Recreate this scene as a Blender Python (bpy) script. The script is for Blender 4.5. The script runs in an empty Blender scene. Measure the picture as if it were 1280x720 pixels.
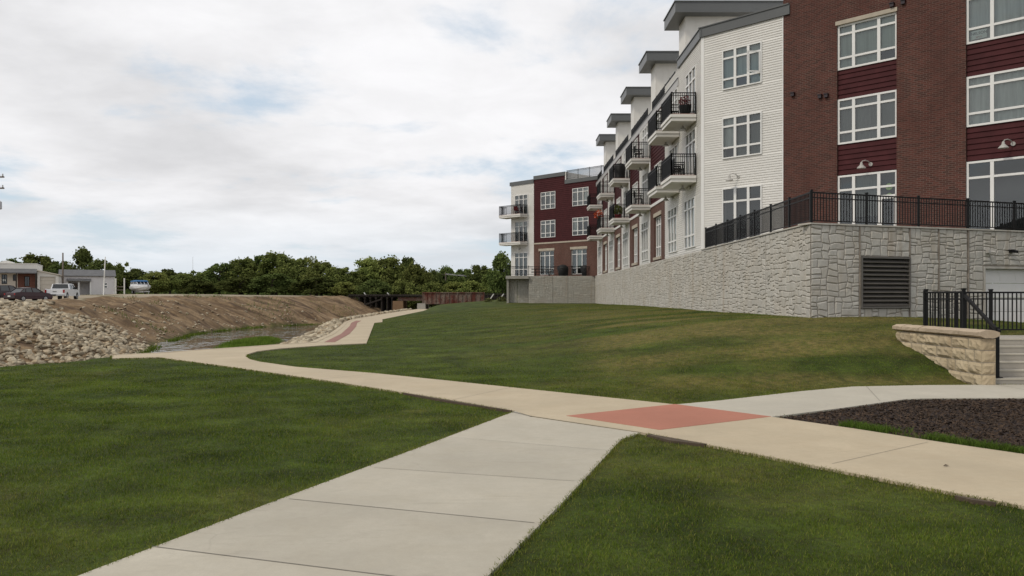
import bpy, bmesh, math, random
import numpy as np
from mathutils import Vector, Matrix, Euler

random.seed(7)
RNG = np.random.default_rng(11)
SC = bpy.context.scene
COL = SC.collection
PI = math.pi
R = math.radians

# ------------------------------------------------------------------ camera, sky, sun, exposure
EYE = 1.7
F = 1000.0            # focal length in pixels of the 1280 px wide photograph
HX, HY = 634.0, 371.0
cam = bpy.data.cameras.new('camera')
cam.sensor_width = 36.0
cam.lens = 36.0 * F / 1280.0
cam.shift_x = (640 - HX) / 1280.0
cam.shift_y = (HY - 360) / 1280.0
cam.clip_start = 0.1
cam.clip_end = 6000
camo = bpy.data.objects.new('camera', cam)
COL.objects.link(camo)
camo.location = (0, 0, EYE)
camo.rotation_euler = (PI / 2, 0, 0)
SC.camera = camo

SUN_DIR = Vector((-0.62, -0.42, 0.80)).normalized()
SUN_EL = math.asin(SUN_DIR.z)
SUN_AZ = math.atan2(SUN_DIR.x, SUN_DIR.y)
world = bpy.data.worlds.new('World')
SC.world = world
world.use_nodes = True
wt = world.node_tree
wt.nodes.clear()


def WN(t, **kw):
    n = wt.nodes.new(t)
    for k, v in kw.items():
        setattr(n, k, v)
    return n


def wmath(op, a, b=None, c=None):
    n = WN('ShaderNodeMath', operation=op)
    for i, v in enumerate((a, b, c)):
        if v is None:
            continue
        if isinstance(v, (int, float)):
            n.inputs[i].default_value = v
        else:
            wt.links.new(v, n.inputs[i])
    return n.outputs[0]


def build_world():
    out = WN('ShaderNodeOutputWorld')
    bg = WN('ShaderNodeBackground')
    bg.inputs['Strength'].default_value = 0.1
    sky = WN('ShaderNodeTexSky', sky_type='NISHITA', sun_disc=False)
    sky.sun_elevation = SUN_EL
    sky.sun_rotation = SUN_AZ
    sky.air_density = 1.0
    sky.dust_density = 1.5
    tc = WN('ShaderNodeTexCoord')
    sep = WN('ShaderNodeSeparateXYZ')
    wt.links.new(tc.outputs['Generated'], sep.inputs[0])
    zz = wmath('MAXIMUM', sep.outputs['Z'], 0.0)
    den = wmath('ADD', zz, 0.16)
    px = wmath('DIVIDE', sep.outputs['X'], den)
    py = wmath('DIVIDE', sep.outputs['Y'], den)
    cmb = WN('ShaderNodeCombineXYZ')
    wt.links.new(px, cmb.inputs[0])
    wt.links.new(py, cmb.inputs[1])
    def noise(scale, detail, rough, off, dist=0.0):
        mp = WN('ShaderNodeMapping')
        mp.inputs['Location'].default_value = off
        wt.links.new(cmb.outputs[0], mp.inputs[0])
        n = WN('ShaderNodeTexNoise')
        n.inputs['Scale'].default_value = scale
        n.inputs['Detail'].default_value = detail
        n.inputs['Roughness'].default_value = rough
        n.inputs['Distortion'].default_value = dist
        wt.links.new(mp.outputs[0], n.inputs['Vector'])
        return n.outputs['Fac']
    def ramp(fac, p0, p1):
        m = WN('ShaderNodeMapRange', interpolation_type='SMOOTHSTEP')
        m.inputs['From Min'].default_value = p0
        m.inputs['From Max'].default_value = p1
        wt.links.new(fac, m.inputs['Value'])
        return m.outputs[0]
    cover = ramp(noise(1.35, 7, 0.58, (3.1, 1.7, 0), 0.2), 0.30, 0.48)       # mostly overcast with holes
    dense = ramp(noise(0.75, 6, 0.55, (7.4, 2.2, 0), 0.15), 0.38, 0.66)      # thick grey bellies
    fine = ramp(noise(3.4, 6, 0.6, (0.4, 9.2, 0), 0.3), 0.30, 0.72)
    mixg = WN('ShaderNodeMix', data_type='RGBA')
    mixg.inputs['A'].default_value = (9.5, 9.45, 9.6, 1)
    mixg.inputs['B'].default_value = (7.0, 7.0, 7.15, 1)
    wt.links.new(dense, mixg.inputs['Factor'])
    mixf = WN('ShaderNodeMix', data_type='RGBA', blend_type='MULTIPLY')
    mixf.inputs['Factor'].default_value = 1.0
    fr = WN('ShaderNodeMix', data_type='RGBA')
    fr.inputs['A'].default_value = (0.95, 0.95, 0.95, 1)
    fr.inputs['B'].default_value = (1.03, 1.03, 1.03, 1)
    wt.links.new(fine, fr.inputs['Factor'])
    wt.links.new(mixg.outputs['Result'], mixf.inputs['A'])
    wt.links.new(fr.outputs['Result'], mixf.inputs['B'])
    # thin veil over the blue holes
    veil = WN('ShaderNodeMix', data_type='RGBA')
    veil.inputs['Factor'].default_value = 0.62
    wt.links.new(sky.outputs[0], veil.inputs['A'])
    veil.inputs['B'].default_value = (7.4, 8.6, 9.7, 1)
    mixc = WN('ShaderNodeMix', data_type='RGBA')
    wt.links.new(cover, mixc.inputs['Factor'])
    wt.links.new(veil.outputs['Result'], mixc.inputs['A'])
    wt.links.new(mixf.outputs['Result'], mixc.inputs['B'])
    # milky air near the horizon
    hz = WN('ShaderNodeMapRange', interpolation_type='SMOOTHSTEP')
    hz.inputs['From Min'].default_value = 0.0
    hz.inputs['From Max'].default_value = 0.13
    hz.inputs['To Min'].default_value = 0.72
    hz.inputs['To Max'].default_value = 0.0
    wt.links.new(sep.outputs['Z'], hz.inputs['Value'])
    mixh = WN('ShaderNodeMix', data_type='RGBA')
    wt.links.new(hz.outputs[0], mixh.inputs['Factor'])
    wt.links.new(mixc.outputs['Result'], mixh.inputs['A'])
    mixh.inputs['B'].default_value = (7.0, 7.85, 8.6, 1)
    wt.links.new(mixh.outputs['Result'], bg.inputs['Color'])
    wt.links.new(bg.outputs[0], out.inputs[0])


build_world()
sun = bpy.data.lights.new('sun', 'SUN')
sun.energy = 1.5
sun.angle = R(10)
sun.color = (1.0, 0.92, 0.78)
suno = bpy.data.objects.new('sun', sun)
COL.objects.link(suno)
suno.rotation_euler = SUN_DIR.to_track_quat('Z', 'Y').to_euler()
SC.view_settings.view_transform = 'Standard'
SC.view_settings.look = 'None'
SC.view_settings.gamma = 1.0
SC.view_settings.exposure = 0.0
SC.view_settings.use_curve_mapping = False
SC.render.engine = 'CYCLES'
SC.cycles.max_bounces = 6
SC.cycles.transparent_max_bounces = 8
SC.cycles.use_denoising = True


# ------------------------------------------------------------------ helpers: numbers
def g(x, y, z=0.0):
    """point of the level z under a pixel of the photograph"""
    Y = (EYE - z) * F / (y - HY)
    return ((x - HX) / F * Y, Y)


def sstep(a, b, v):
    t = np.clip((v - a) / (b - a), 0, 1)
    return t * t * (3 - 2 * t)


def _hash(ix, iy, seed):
    h = (ix.astype(np.int64) * 374761393 + iy.astype(np.int64) * 668265263 + seed * 974711) & 0x7fffffff
    h = (h ^ (h >> 13)) * 1274126177 & 0x7fffffff
    return ((h ^ (h >> 16)) & 0xffff) / 65535.0


def vnoise(x, y, scale, seed=0, octaves=3):
    x = np.asarray(x, float); y = np.asarray(y, float)
    out = np.zeros_like(x); amp = 1.0; tot = 0.0
    for o in range(octaves):
        u = x * scale; v = y * scale
        ix = np.floor(u); iy = np.floor(v)
        fx = u - ix; fy = v - iy
        fx = fx * fx * (3 - 2 * fx); fy = fy * fy * (3 - 2 * fy)
        a = _hash(ix, iy, seed + o); b = _hash(ix + 1, iy, seed + o)
        c = _hash(ix, iy + 1, seed + o); d = _hash(ix + 1, iy + 1, seed + o)
        out += amp * ((a * (1 - fx) + b * fx) * (1 - fy) + (c * (1 - fx) + d * fx) * fy)
        tot += amp; amp *= 0.5; scale *= 2.03
    return out / tot


def in_poly(x, y, poly):
    inside = np.zeros(x.shape, bool)
    n = len(poly)
    for i in range(n):
        x0, y0 = poly[i]; x1, y1 = poly[(i + 1) % n]
        if y0 == y1:
            continue
        c = ((y0 > y) != (y1 > y)) & (x < (x1 - x0) * (y - y0) / (y1 - y0) + x0)
        inside ^= c
    return inside


def seg_dist(x, y, pts, closed=False):
    d = np.full(x.shape, 1e9)
    m = len(pts)
    for i in range(m if closed else m - 1):
        ax, ay = pts[i]; bx, by = pts[(i + 1) % m]
        dx, dy = bx - ax, by - ay
        L = dx * dx + dy * dy + 1e-12
        t = np.clip(((x - ax) * dx + (y - ay) * dy) / L, 0, 1)
        d = np.minimum(d, np.hypot(x - ax - t * dx, y - ay - t * dy))
    return d


# ------------------------------------------------------------------ helpers: objects
def tag(o, label=None, cat=None, group=None, kind=None):
    if label: o['label'] = label
    if cat: o['category'] = cat
    if group: o['group'] = group
    if kind: o['kind'] = kind
    return o


def thing(name, label, cat, loc=(0, 0, 0), rotz=0.0, group=None):
    o = bpy.data.objects.new(name, None)
    o.empty_display_size = 0.2
    COL.objects.link(o)
    o.location = loc
    o.rotation_euler = (0, 0, rotz)
    return tag(o, label, cat, group)


def root_of(p):
    off = Vector((0, 0, 0))
    while p is not None:
        off += Vector(p.location)
        p = p.parent
    return off


class MB:
    def __init__(self):
        self.v = []; self.f = []; self.uv = []; self.m = []

    def face(self, pts, uv=None, m=0):
        b = len(self.v)
        self.v.extend([tuple(p) for p in pts])
        self.f.append(tuple(range(b, b + len(pts))))
        self.uv.append(uv); self.m.append(m)

    def hexa(self, lo, hi, m=0):
        """lo, hi: 4 points each, same winding"""
        b = len(self.v)
        self.v.extend([tuple(p) for p in lo] + [tuple(p) for p in hi])
        for q in ((3, 2, 1, 0), (4, 5, 6, 7), (0, 1, 5, 4), (1, 2, 6, 5), (2, 3, 7, 6), (3, 0, 4, 7)):
            self.f.append(tuple(b + i for i in q)); self.uv.append(None); self.m.append(m)

    def box(self, x0, x1, y0, y1, z0, z1, m=0):
        self.hexa([(x0, y0, z0), (x1, y0, z0), (x1, y1, z0), (x0, y1, z0)],
                  [(x0, y0, z1), (x1, y0, z1), (x1, y1, z1), (x0, y1, z1)], m)

    def bar(self, a, b, w, h=None, m=0, up=(0, 0, 1)):
        h = h or w
        a = Vector(a); b = Vector(b); d = (b - a).normalized()
        upv = Vector(up)
        if abs(d.dot(upv)) > 0.98: upv = Vector((0, 1, 0))
        s = d.cross(upv).normalized() * w / 2; t = s.cross(d).normalized() * h / 2
        self.hexa([a - s - t, a + s - t, a + s + t, a - s + t], [b - s - t, b + s - t, b + s + t, b - s + t], m)

    def tube(self, pts, radii, n=8, m=0, cap=True):
        rings = []
        pts = [Vector(p) for p in pts]
        for i, p in enumerate(pts):
            d = (pts[min(i + 1, len(pts) - 1)] - pts[max(i - 1, 0)]).normalized()
            ref = Vector((0, 0, 1)) if abs(d.z) < 0.9 else Vector((1, 0, 0))
            s = d.cross(ref).normalized(); t = s.cross(d)
            r = radii[i] if isinstance(radii, (list, tuple)) else radii
            b = len(self.v)
            for k in range(n):
                a = 2 * PI * k / n
                self.v.append(tuple(p + s * (math.cos(a) * r) + t * (math.sin(a) * r)))
            rings.append(b)
        for i in range(len(rings) - 1):
            for k in range(n):
                k2 = (k + 1) % n
                self.f.append((rings[i] + k, rings[i] + k2, rings[i + 1] + k2, rings[i + 1] + k))
                self.uv.append(None); self.m.append(m)
        if cap:
            for b in (rings[0], rings[-1]):
                self.f.append(tuple(b + k for k in range(n))); self.uv.append(None); self.m.append(m)

    def lathe(self, c, prof, n=16, m=0):
        c = Vector(c)
        self.tube([c + Vector((0, 0, z)) for r, z in prof], [max(r, 1e-3) for r, z in prof], n, m)

    def build(self, name, mats, parent=None, origin=None, local=False, smooth=False, bevel=0.0):
        if not isinstance(mats, (list, tuple)): mats = [mats]
        me = bpy.data.meshes.new(name)
        if parent is not None:
            off = Vector((0, 0, 0)) if local else root_of(parent)
        else:
            off = Vector(origin) if origin is not None else Vector((0, 0, 0))
        V = np.array(self.v, float) - np.array(off)
        me.from_pydata(V.tolist(), [], self.f)
        if any(u is not None for u in self.uv):
            lay = me.uv_layers.new(name='UVMap')
            arr = []
            for f, u in zip(self.f, self.uv):
                if u is None: arr.extend([0.0, 0.0] * len(f))
                else:
                    for q in u: arr.extend(q)
            lay.data.foreach_set('uv', arr)
        for mt in mats: me.materials.append(mt)
        if len(mats) > 1:
            me.polygons.foreach_set('material_index', self.m)
        if smooth:
            me.polygons.foreach_set('use_smooth', [True] * len(self.f))
        me.update()
        o = bpy.data.objects.new(name, me)
        COL.objects.link(o)
        if parent is not None: o.parent = parent
        else: o.location = off
        if bevel:
            bv = o.modifiers.new('bevel', 'BEVEL'); bv.width = bevel; bv.segments = 2; bv.limit_method = 'ANGLE'
        return o


def np_mesh(name, V, T, mat, parent=None, smooth=False, attrs=None, origin=None):
    """triangle/quad mesh from numpy arrays; T is (n,3) or (n,4)"""
    V = np.asarray(V, np.float32)
    if origin is not None: V = V - np.array(origin, np.float32)
    me = bpy.data.meshes.new(name)
    k = T.shape[1]; n = len(T)
    me.vertices.add(len(V)); me.vertices.foreach_set('co', V.ravel())
    me.loops.add(n * k); me.loops.foreach_set('vertex_index', np.asarray(T, np.int32).ravel())
    me.polygons.add(n)
    me.polygons.foreach_set('loop_start', np.arange(0, n * k, k, dtype=np.int32))
    me.polygons.foreach_set('loop_total', np.full(n, k, np.int32))
    if smooth: me.polygons.foreach_set('use_smooth', np.ones(n, bool))
    for an, (typ, data) in (attrs or {}).items():
        a = me.attributes.new(an, typ, 'POINT')
        a.data.foreach_set('color' if typ == 'FLOAT_COLOR' else 'value', np.asarray(data, np.float32).ravel())
    me.update(calc_edges=True)
    me.validate()
    for mt in (mat if isinstance(mat, (list, tuple)) else [mat]): me.materials.append(mt)
    o = bpy.data.objects.new(name, me)
    COL.objects.link(o)
    if origin is not None: o.location = origin
    if parent is not None: o.parent = parent
    return o


def copy_tree(o, parent=None):
    c = o.copy(); COL.objects.link(c)
    if parent is not None: c.parent = parent
    for ch in [x for x in bpy.data.objects if x.parent == o]: copy_tree(ch, c)
    return c


# ------------------------------------------------------------------ helpers: materials
class Mat:
    def __init__(self, name):
        self.mat = bpy.data.materials.new(name)
        self.mat.use_nodes = True
        self.t = self.mat.node_tree
        self.b = self.t.nodes['Principled BSDF']
        self.out = self.t.nodes['Material Output']

    def n(self, typ, **kw):
        nd = self.t.nodes.new(typ)
        for k, v in kw.items(): setattr(nd, k, v)
        return nd

    def l(self, a, b): self.t.links.new(a, b)

    def put(self, inp, v):
        if hasattr(v, 'node'): self.l(v, inp)
        elif isinstance(v, (tuple, list)) and len(v) == 3 and inp.type == 'RGBA': inp.default_value = (*v, 1)
        else: inp.default_value = v

    def coord(self, kind='pos'):
        if kind == 'pos': return self.n('ShaderNodeNewGeometry').outputs['Position']
        tc = self.n('ShaderNodeTexCoord')
        return tc.outputs['Object'] if kind == 'obj' else tc.outputs['UV']

    def scaled(self, vec, s):
        mp = self.n('ShaderNodeMapping'); mp.inputs['Scale'].default_value = s
        self.l(vec, mp.inputs[0]); return mp.outputs[0]

    def noise(self, vec, scale, detail=4, rough=0.55, dist=0.0):
        nd = self.n('ShaderNodeTexNoise')
        nd.inputs['Scale'].default_value = scale; nd.inputs['Detail'].default_value = detail
        nd.inputs['Roughness'].default_value = rough; nd.inputs['Distortion'].default_value = dist
        self.l(vec, nd.inputs['Vector']); return nd.outputs['Fac']

    def rng(self, v, a, b, c=0.0, d=1.0):
        m = self.n('ShaderNodeMapRange'); m.clamp = True
        for nm, q in zip(('From Min', 'From Max', 'To Min', 'To Max'), (a, b, c, d)): m.inputs[nm].default_value = q
        self.put(m.inputs['Value'], v); return m.outputs[0]

    def mix(self, f, a, b, blend='MIX'):
        m = self.n('ShaderNodeMix', data_type='RGBA', blend_type=blend)
        self.put(m.inputs['Factor'], f); self.put(m.inputs['A'], a); self.put(m.inputs['B'], b)
        return m.outputs['Result']

    def math(self, op, a, b=0.0):
        m = self.n('ShaderNodeMath', operation=op)
        self.put(m.inputs[0], a); self.put(m.inputs[1], b); return m.outputs[0]

    def attr(self, name, out='Fac'):
        a = self.n('ShaderNodeAttribute', attribute_name=name); return a.outputs[out]

    def bump(self, h, strength=0.3, dist=0.02):
        b = self.n('ShaderNodeBump'); b.inputs['Strength'].default_value = strength
        b.inputs['Distance'].default_value = dist; self.l(h, b.inputs['Height'])
        self.l(b.outputs[0], self.b.inputs['Normal'])

    def set(self, color=None, rough=None, metal=None, spec=None):
        if color is not None: self.put(self.b.inputs['Base Color'], color)
        if rough is not None: self.put(self.b.inputs['Roughness'], rough)
        if metal is not None: self.b.inputs['Metallic'].default_value = metal
        if spec is not None: self.b.inputs['Specular IOR Level'].default_value = spec
        return self.mat


def m_plain(name, c, rough=0.6, var=0.12, scale=3.0, metal=0.0, bump=0.0, spec=0.4):
    """a base colour broken up by two sizes of mottling"""
    m = Mat(name); p = m.coord('pos')
    dk = tuple(x * (1 - var) for x in c); lt = tuple(min(1, x * (1 + var)) for x in c)
    a = m.rng(m.noise(p, scale, 5), 0.3, 0.7)
    col = m.mix(a, dk, lt)
    h = m.noise(p, scale * 14, 3)
    col = m.mix(m.rng(h, 0.3, 0.7, 0, 0.35), col, tuple(x * (1 - var * 1.2) for x in c))
    if bump: m.bump(h, bump, 0.01)
    return m.set(col, rough, metal, spec)


M = {}
M['white_trim'] = m_plain('white_trim', (0.74, 0.735, 0.72), 0.45, 0.04, 1.0)
M['white_panel'] = m_plain('white_panel', (0.69, 0.67, 0.63), 0.5, 0.05, 0.8)
M['white_siding'] = m_plain('white_siding', (0.70, 0.685, 0.655), 0.5, 0.05, 0.7)
M['red_siding'] = m_plain('red_siding', (0.060, 0.0155, 0.0175), 0.7, 0.2, 2.5, bump=0.2, spec=0.15)
M['roof_metal'] = m_plain('roof_metal', (0.105, 0.11, 0.112), 0.42, 0.08, 0.6)
M['black_metal'] = m_plain('black_metal', (0.007, 0.007, 0.0075), 0.5, 0.15, 4, spec=0.2)
M['lintel_stone'] = m_plain('lintel_stone', (0.42, 0.37, 0.30), 0.8, 0.12, 3, bump=0.2)
M['grey_panel'] = m_plain('grey_panel', (0.40, 0.39, 0.385), 0.5, 0.06, 0.8)
M['lamp_metal'] = m_plain('lamp_metal', (0.40, 0.385, 0.36), 0.35, 0.06, 4)
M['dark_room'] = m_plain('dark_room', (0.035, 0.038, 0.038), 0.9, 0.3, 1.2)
M['louver_grey'] = m_plain('louver_grey', (0.115, 0.105, 0.094), 0.45, 0.1, 2)
M['garage_white'] = m_plain('garage_white', (0.72, 0.71, 0.70), 0.5, 0.04, 1.2)
M['timber_dark'] = m_plain('timber_dark', (0.028, 0.022, 0.018), 0.85, 0.35, 2, bump=0.3)
M['wood_pole'] = m_plain('wood_pole', (0.14, 0.115, 0.095), 0.85, 0.25, 3)
M['bark'] = m_plain('bark', (0.07, 0.055, 0.042), 0.9, 0.35, 4, bump=0.5)
M['rubber'] = m_plain('rubber', (0.014, 0.014, 0.015), 0.8, 0.2, 5)
M['rim'] = m_plain('rim', (0.45, 0.45, 0.46), 0.3, 0.1, 5, metal=0.6)
M['paint_white'] = m_plain('paint_white', (0.74, 0.75, 0.77), 0.22, 0.04, 1.5, spec=0.6)
M['paint_maroon'] = m_plain('paint_maroon', (0.030, 0.006, 0.008), 0.25, 0.1, 1.5, spec=0.4)
M['paint_dark'] = m_plain('paint_dark', (0.020, 0.007, 0.009), 0.25, 0.1, 1.5, spec=0.6)
M['car_glass'] = m_plain('car_glass', (0.018, 0.022, 0.024), 0.06, 0.1, 1.0, spec=0.8)
M['lamp_red'] = m_plain('lamp_red', (0.28, 0.012, 0.012), 0.25, 0.1, 5)
M['blue_canvas'] = m_plain('blue_canvas', (0.03, 0.13, 0.30), 0.7, 0.15, 2)
M['red_cloth'] = m_plain('red_cloth', (0.20, 0.016, 0.02), 0.8, 0.2, 5)
M['orange_petals'] = m_plain('orange_petals', (0.45, 0.07, 0.02), 0.7, 0.3, 20)
M['shop_beige'] = m_plain('shop_beige', (0.55, 0.50, 0.43), 0.75, 0.07, 0.8)
M['shop_white'] = m_plain('shop_white', (0.66, 0.64, 0.60), 0.7, 0.06, 0.8)
M['shed_grey'] = m_plain('shed_grey', (0.62, 0.60, 0.605), 0.65, 0.05, 0.7)
M['shingle'] = m_plain('shingle', (0.12, 0.12, 0.125), 0.85, 0.15, 2, bump=0.3)
M['galvanised'] = m_plain('galvanised', (0.48, 0.49, 0.50), 0.4, 0.08, 3)
M['pale_post'] = m_plain('pale_post', (0.62, 0.61, 0.58), 0.6, 0.1, 3)
M['cover_black'] = m_plain('cover_black', (0.012, 0.012, 0.012), 0.6, 0.3, 6)
M['joint'] = m_plain('joint', (0.19, 0.175, 0.15), 0.9, 0.2, 8)
M['earth'] = m_plain('earth', (0.085, 0.062, 0.042), 0.95, 0.3, 12, bump=0.5)
M['wire'] = m_plain('wire', (0.3, 0.3, 0.3), 0.5, 0.1, 1)
M['paper'] = m_plain('paper', (0.62, 0.66, 0.63), 0.7, 0.04, 3)
M['ink'] = m_plain('ink', (0.05, 0.055, 0.055), 0.7, 0.1, 3)
M['ink_red'] = m_plain('ink_red', (0.35, 0.04, 0.04), 0.7, 0.1, 3)
M['sticker'] = m_plain('sticker', (0.45, 0.62, 0.22), 0.5, 0.05, 3)


def m_brick(name, c1, c2, mortar):
    m = Mat(name); uv = m.coord('uv')
    br = m.n('ShaderNodeTexBrick')
    br.inputs['Scale'].default_value = 1.0
    br.inputs['Brick Width'].default_value = 0.215; br.inputs['Row Height'].default_value = 0.072
    br.inputs['Mortar Size'].default_value = 0.0065; br.inputs['Mortar Smooth'].default_value = 0.2
    br.inputs['Bias'].default_value = -0.1
    for k, c in zip(('Color1', 'Color2', 'Mortar'), (c1, c2, mortar)): br.inputs[k].default_value = (*c, 1)
    m.l(uv, br.inputs['Vector'])
    p = m.coord('pos')
    col = m.mix(m.rng(m.noise(m.scaled(p, (1, 1, .5)), 0.9, 6, .65), 0.35, 0.7, 0, 0.6), br.outputs['Color'], tuple(x * 0.6 for x in c1))
    m.bump(m.math('SUBTRACT', 1.0, br.outputs['Fac']), 0.6, 0.008)
    return m.set(col, 0.85, 0, 0.3)


M['brick_dark'] = m_brick('brick_dark', (0.108, 0.037, 0.028), (0.047, 0.021, 0.017), (0.175, 0.135, 0.11))
M['brick_brown'] = m_brick('brick_brown', (0.125, 0.055, 0.042), (0.085, 0.04, 0.032), (0.19, 0.15, 0.12))
M['brick_shop'] = m_brick('brick_shop', (0.16, 0.05, 0.03), (0.11, 0.04, 0.03), (0.2, 0.16, 0.13))


def m_glass():
    m = Mat('window_glass')
    m.t.nodes.remove(m.b)
    tr = m.n('ShaderNodeBsdfTransparent'); tr.inputs[0].default_value = (0.90, 0.945, 0.92, 1)
    gl = m.n('ShaderNodeBsdfGlossy'); gl.inputs['Roughness'].default_value = 0.015
    gl.inputs['Color'].default_value = (0.92, 0.95, 0.95, 1)
    p = m.coord('pos')
    b = m.n('ShaderNodeBump'); b.inputs['Strength'].default_value = 0.05; b.inputs['Distance'].default_value = 0.02
    m.l(m.noise(p, 1.1, 2), b.inputs['Height']); m.l(b.outputs[0], gl.inputs['Normal'])
    fr = m.n('ShaderNodeFresnel'); fr.inputs['IOR'].default_value = 1.52
    fac = m.math('MULTIPLY_ADD', fr.outputs[0], 1.0)
    fac.node.inputs[2].default_value = 0.07
    mx = m.n('ShaderNodeMixShader')
    m.l(fac, mx.inputs[0]); m.l(tr.outputs[0], mx.inputs[1]); m.l(gl.outputs[0], mx.inputs[2])
    m.l(mx.outputs[0], m.out.inputs['Surface'])
    return m.mat


M['glass'] = m_glass()


def m_curtain(name, c):
    m = Mat(name); p = m.coord('pos')
    col = m.mix(m.rng(m.noise(m.scaled(p, (9, 9, 0.4)), 1.0, 3), 0.3, 0.7), tuple(x * 0.72 for x in c), c)
    return m.set(col, 0.9, 0, 0.1)


M['curtain_pale'] = m_curtain('curtain_pale', (0.58, 0.61, 0.59))
M['curtain_grey'] = m_curtain('curtain_grey', (0.21, 0.22, 0.21))
M['blind_green'] = m_curtain('blind_green', (0.40, 0.46, 0.42))


def m_stone(name, c, warm, var=0.25, bump=0.5):
    m = Mat(name); p = m.coord('pos')
    g_ = m.n('ShaderNodeNewGeometry')
    isl = g_.outputs['Random Per Island']
    col = m.mix(m.rng(isl, 0, 1), tuple(x * (1 - var) for x in c), tuple(x * (1 + var) for x in c))
    col = m.mix(m.rng(m.noise(p, 1.3, 4), 0.42, 0.75, 0, 0.6), col, warm)
    n2 = m.noise(p, 16, 5, 0.65)
    col = m.mix(m.rng(n2, 0.35, 0.7, 0, 0.5), col, tuple(x * 0.7 for x in c))
    # rain streaks running down the wall
    st = m.noise(m.scaled(p, (2.2, 2.2, 0.12)), 1.0, 3)
    col = m.mix(m.rng(st, 0.58, 0.76, 0, 0.55), col, (warm[0] * .72, warm[1] * .64, warm[2] * .55))
    m.bump(n2, bump, 0.02)
    return m.set(col, 0.9, 0, 0.25)


M['stone_wall'] = m_stone('stone_wall', (0.49, 0.47, 0.43), (0.43, 0.375, 0.30), 0.10, 0.35)
M['stone_grout'] = m_plain('stone_grout', (0.27, 0.235, 0.20), 0.95, 0.25, 3, bump=0.3)
M['stone_base'] = m_stone('stone_base', (0.40, 0.385, 0.345), (0.36, 0.31, 0.25), 0.08, 0.35)
M['stone_tan'] = m_stone('stone_tan', (0.45, 0.37, 0.25), (0.40, 0.30, 0.195), 0.14, 0.7)
M['stone_cap'] = m_stone('stone_cap', (0.46, 0.37, 0.27), (0.42, 0.33, 0.24), 0.08, 0.6)


def m_concrete(name, c, warm, stain=0.4, scale=0.7, slabs=()):
    m = Mat(name); p = m.coord('pos')
    a = m.noise(p, scale, 6, 0.6)
    col = m.mix(m.rng(a, 0.3, 0.7), tuple(x * 0.83 for x in c), tuple(x * 1.06 for x in c))
    col = m.mix(m.rng(m.noise(p, scale * 3.3, 5, 0.6, 0.4), 0.45, 0.8, 0, stain), col, warm)
    sp = m.noise(p, 90, 3, 0.7)
    col = m.mix(m.rng(sp, 0.38, 0.62, 0.0, 0.30), col, tuple(x * 0.78 for x in c))
    sc = m.noise(m.scaled(p, (0.5, 2.4, 1)), 2.0, 6, 0.7, 1.2)
    mid = m.noise(p, 14, 5, 0.7)
    col = m.mix(m.rng(mid, 0.40, 0.66, 0.0, 0.26), col, tuple(x * 0.74 for x in c))
    col = m.mix(m.rng(sc, 0.58, 0.72, 0, 0.42), col, tuple(x * 0.66 for x in c))
    vo = m.n('ShaderNodeTexVoronoi', feature='DISTANCE_TO_EDGE'); vo.inputs['Scale'].default_value = 0.42
    wp = m.n('ShaderNodeMix', data_type='RGBA', blend_type='ADD'); wp.inputs['Factor'].default_value = 0.35
    nz = m.n('ShaderNodeTexNoise'); nz.inputs['Scale'].default_value = 2.2; nz.inputs['Detail'].default_value = 6; m.l(p, nz.inputs['Vector'])
    m.l(p, wp.inputs['A']); m.l(nz.outputs['Color'], wp.inputs['B']); m.l(wp.outputs['Result'], vo.inputs['Vector'])
    crk = m.math('MULTIPLY', m.rng(vo.outputs['Distance'], 0.0, 0.006, 0.16, 0.0), m.rng(m.noise(p, 0.45, 2), 0.52, 0.6))
    col = m.mix(crk, col, tuple(x * 0.4 for x in c))
    if slabs:
        tone = None
        sx = m.n('ShaderNodeSeparateXYZ'); m.l(p, sx.inputs[0])
        for k, (a, b) in enumerate(slabs):
            nx_, ny_ = -(b[1] - a[1]), b[0] - a[0]
            sd = m.math('ADD', m.math('MULTIPLY', sx.outputs[0], nx_), m.math('MULTIPLY', sx.outputs[1], ny_))
            st_ = m.math('MULTIPLY', m.math('GREATER_THAN', sd, nx_ * a[0] + ny_ * a[1]), (-.075, .06, -.05, .05, -.06)[k % 5])
            tone = st_ if tone is None else m.math('ADD', tone, st_)
        tone = m.math('ADD', tone, 1.02)
        tv = m.n('ShaderNodeCombineColor')
        for k in range(3): m.l(tone, tv.inputs[k])
        col = m.mix(1.0, col, tv.outputs[0], 'MULTIPLY')
    m.bump(m.math('ADD', sp, m.math('MULTIPLY', m.noise(m.scaled(p, (3, 90, 1)), 1.0, 2), .6)), 0.16, 0.004)
    return m.set(col, 0.86, 0, 0.25)


M['conc_path'] = m_concrete('conc_path', (0.47, 0.432, 0.355), (0.40, 0.355, 0.275), 0.55, slabs=[(g(190, 688), g(620, 742)), (g(361, 627.5), g(668, 658)), (g(468, 588), g(718, 605)), (g(560, 549), g(760, 566))])
M['conc_trail'] = m_concrete('conc_trail', (0.50, 0.42, 0.30), (0.43, 0.345, 0.235), 0.6)
M['conc_white'] = m_concrete('conc_white', (0.49, 0.455, 0.38), (0.42, 0.38, 0.30), 0.4)
M['conc_red'] = m_concrete('conc_red', (0.43, 0.185, 0.128), (0.37, 0.145, 0.10), 0.4)
M['conc_band'] = m_concrete('conc_band', (0.30, 0.16, 0.13), (0.28, 0.15, 0.12), 0.4)
M['conc_grey'] = m_concrete('conc_grey', (0.37, 0.355, 0.32), (0.30, 0.275, 0.23), 0.6, 0.5)
M['conc_step'] = m_concrete('conc_step', (0.40, 0.37, 0.32), (0.33, 0.29, 0.24), 0.5)
M['conc_pier'] = m_concrete('conc_pier', (0.22, 0.14, 0.08), (0.17, 0.09, 0.05), 0.5)


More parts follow.
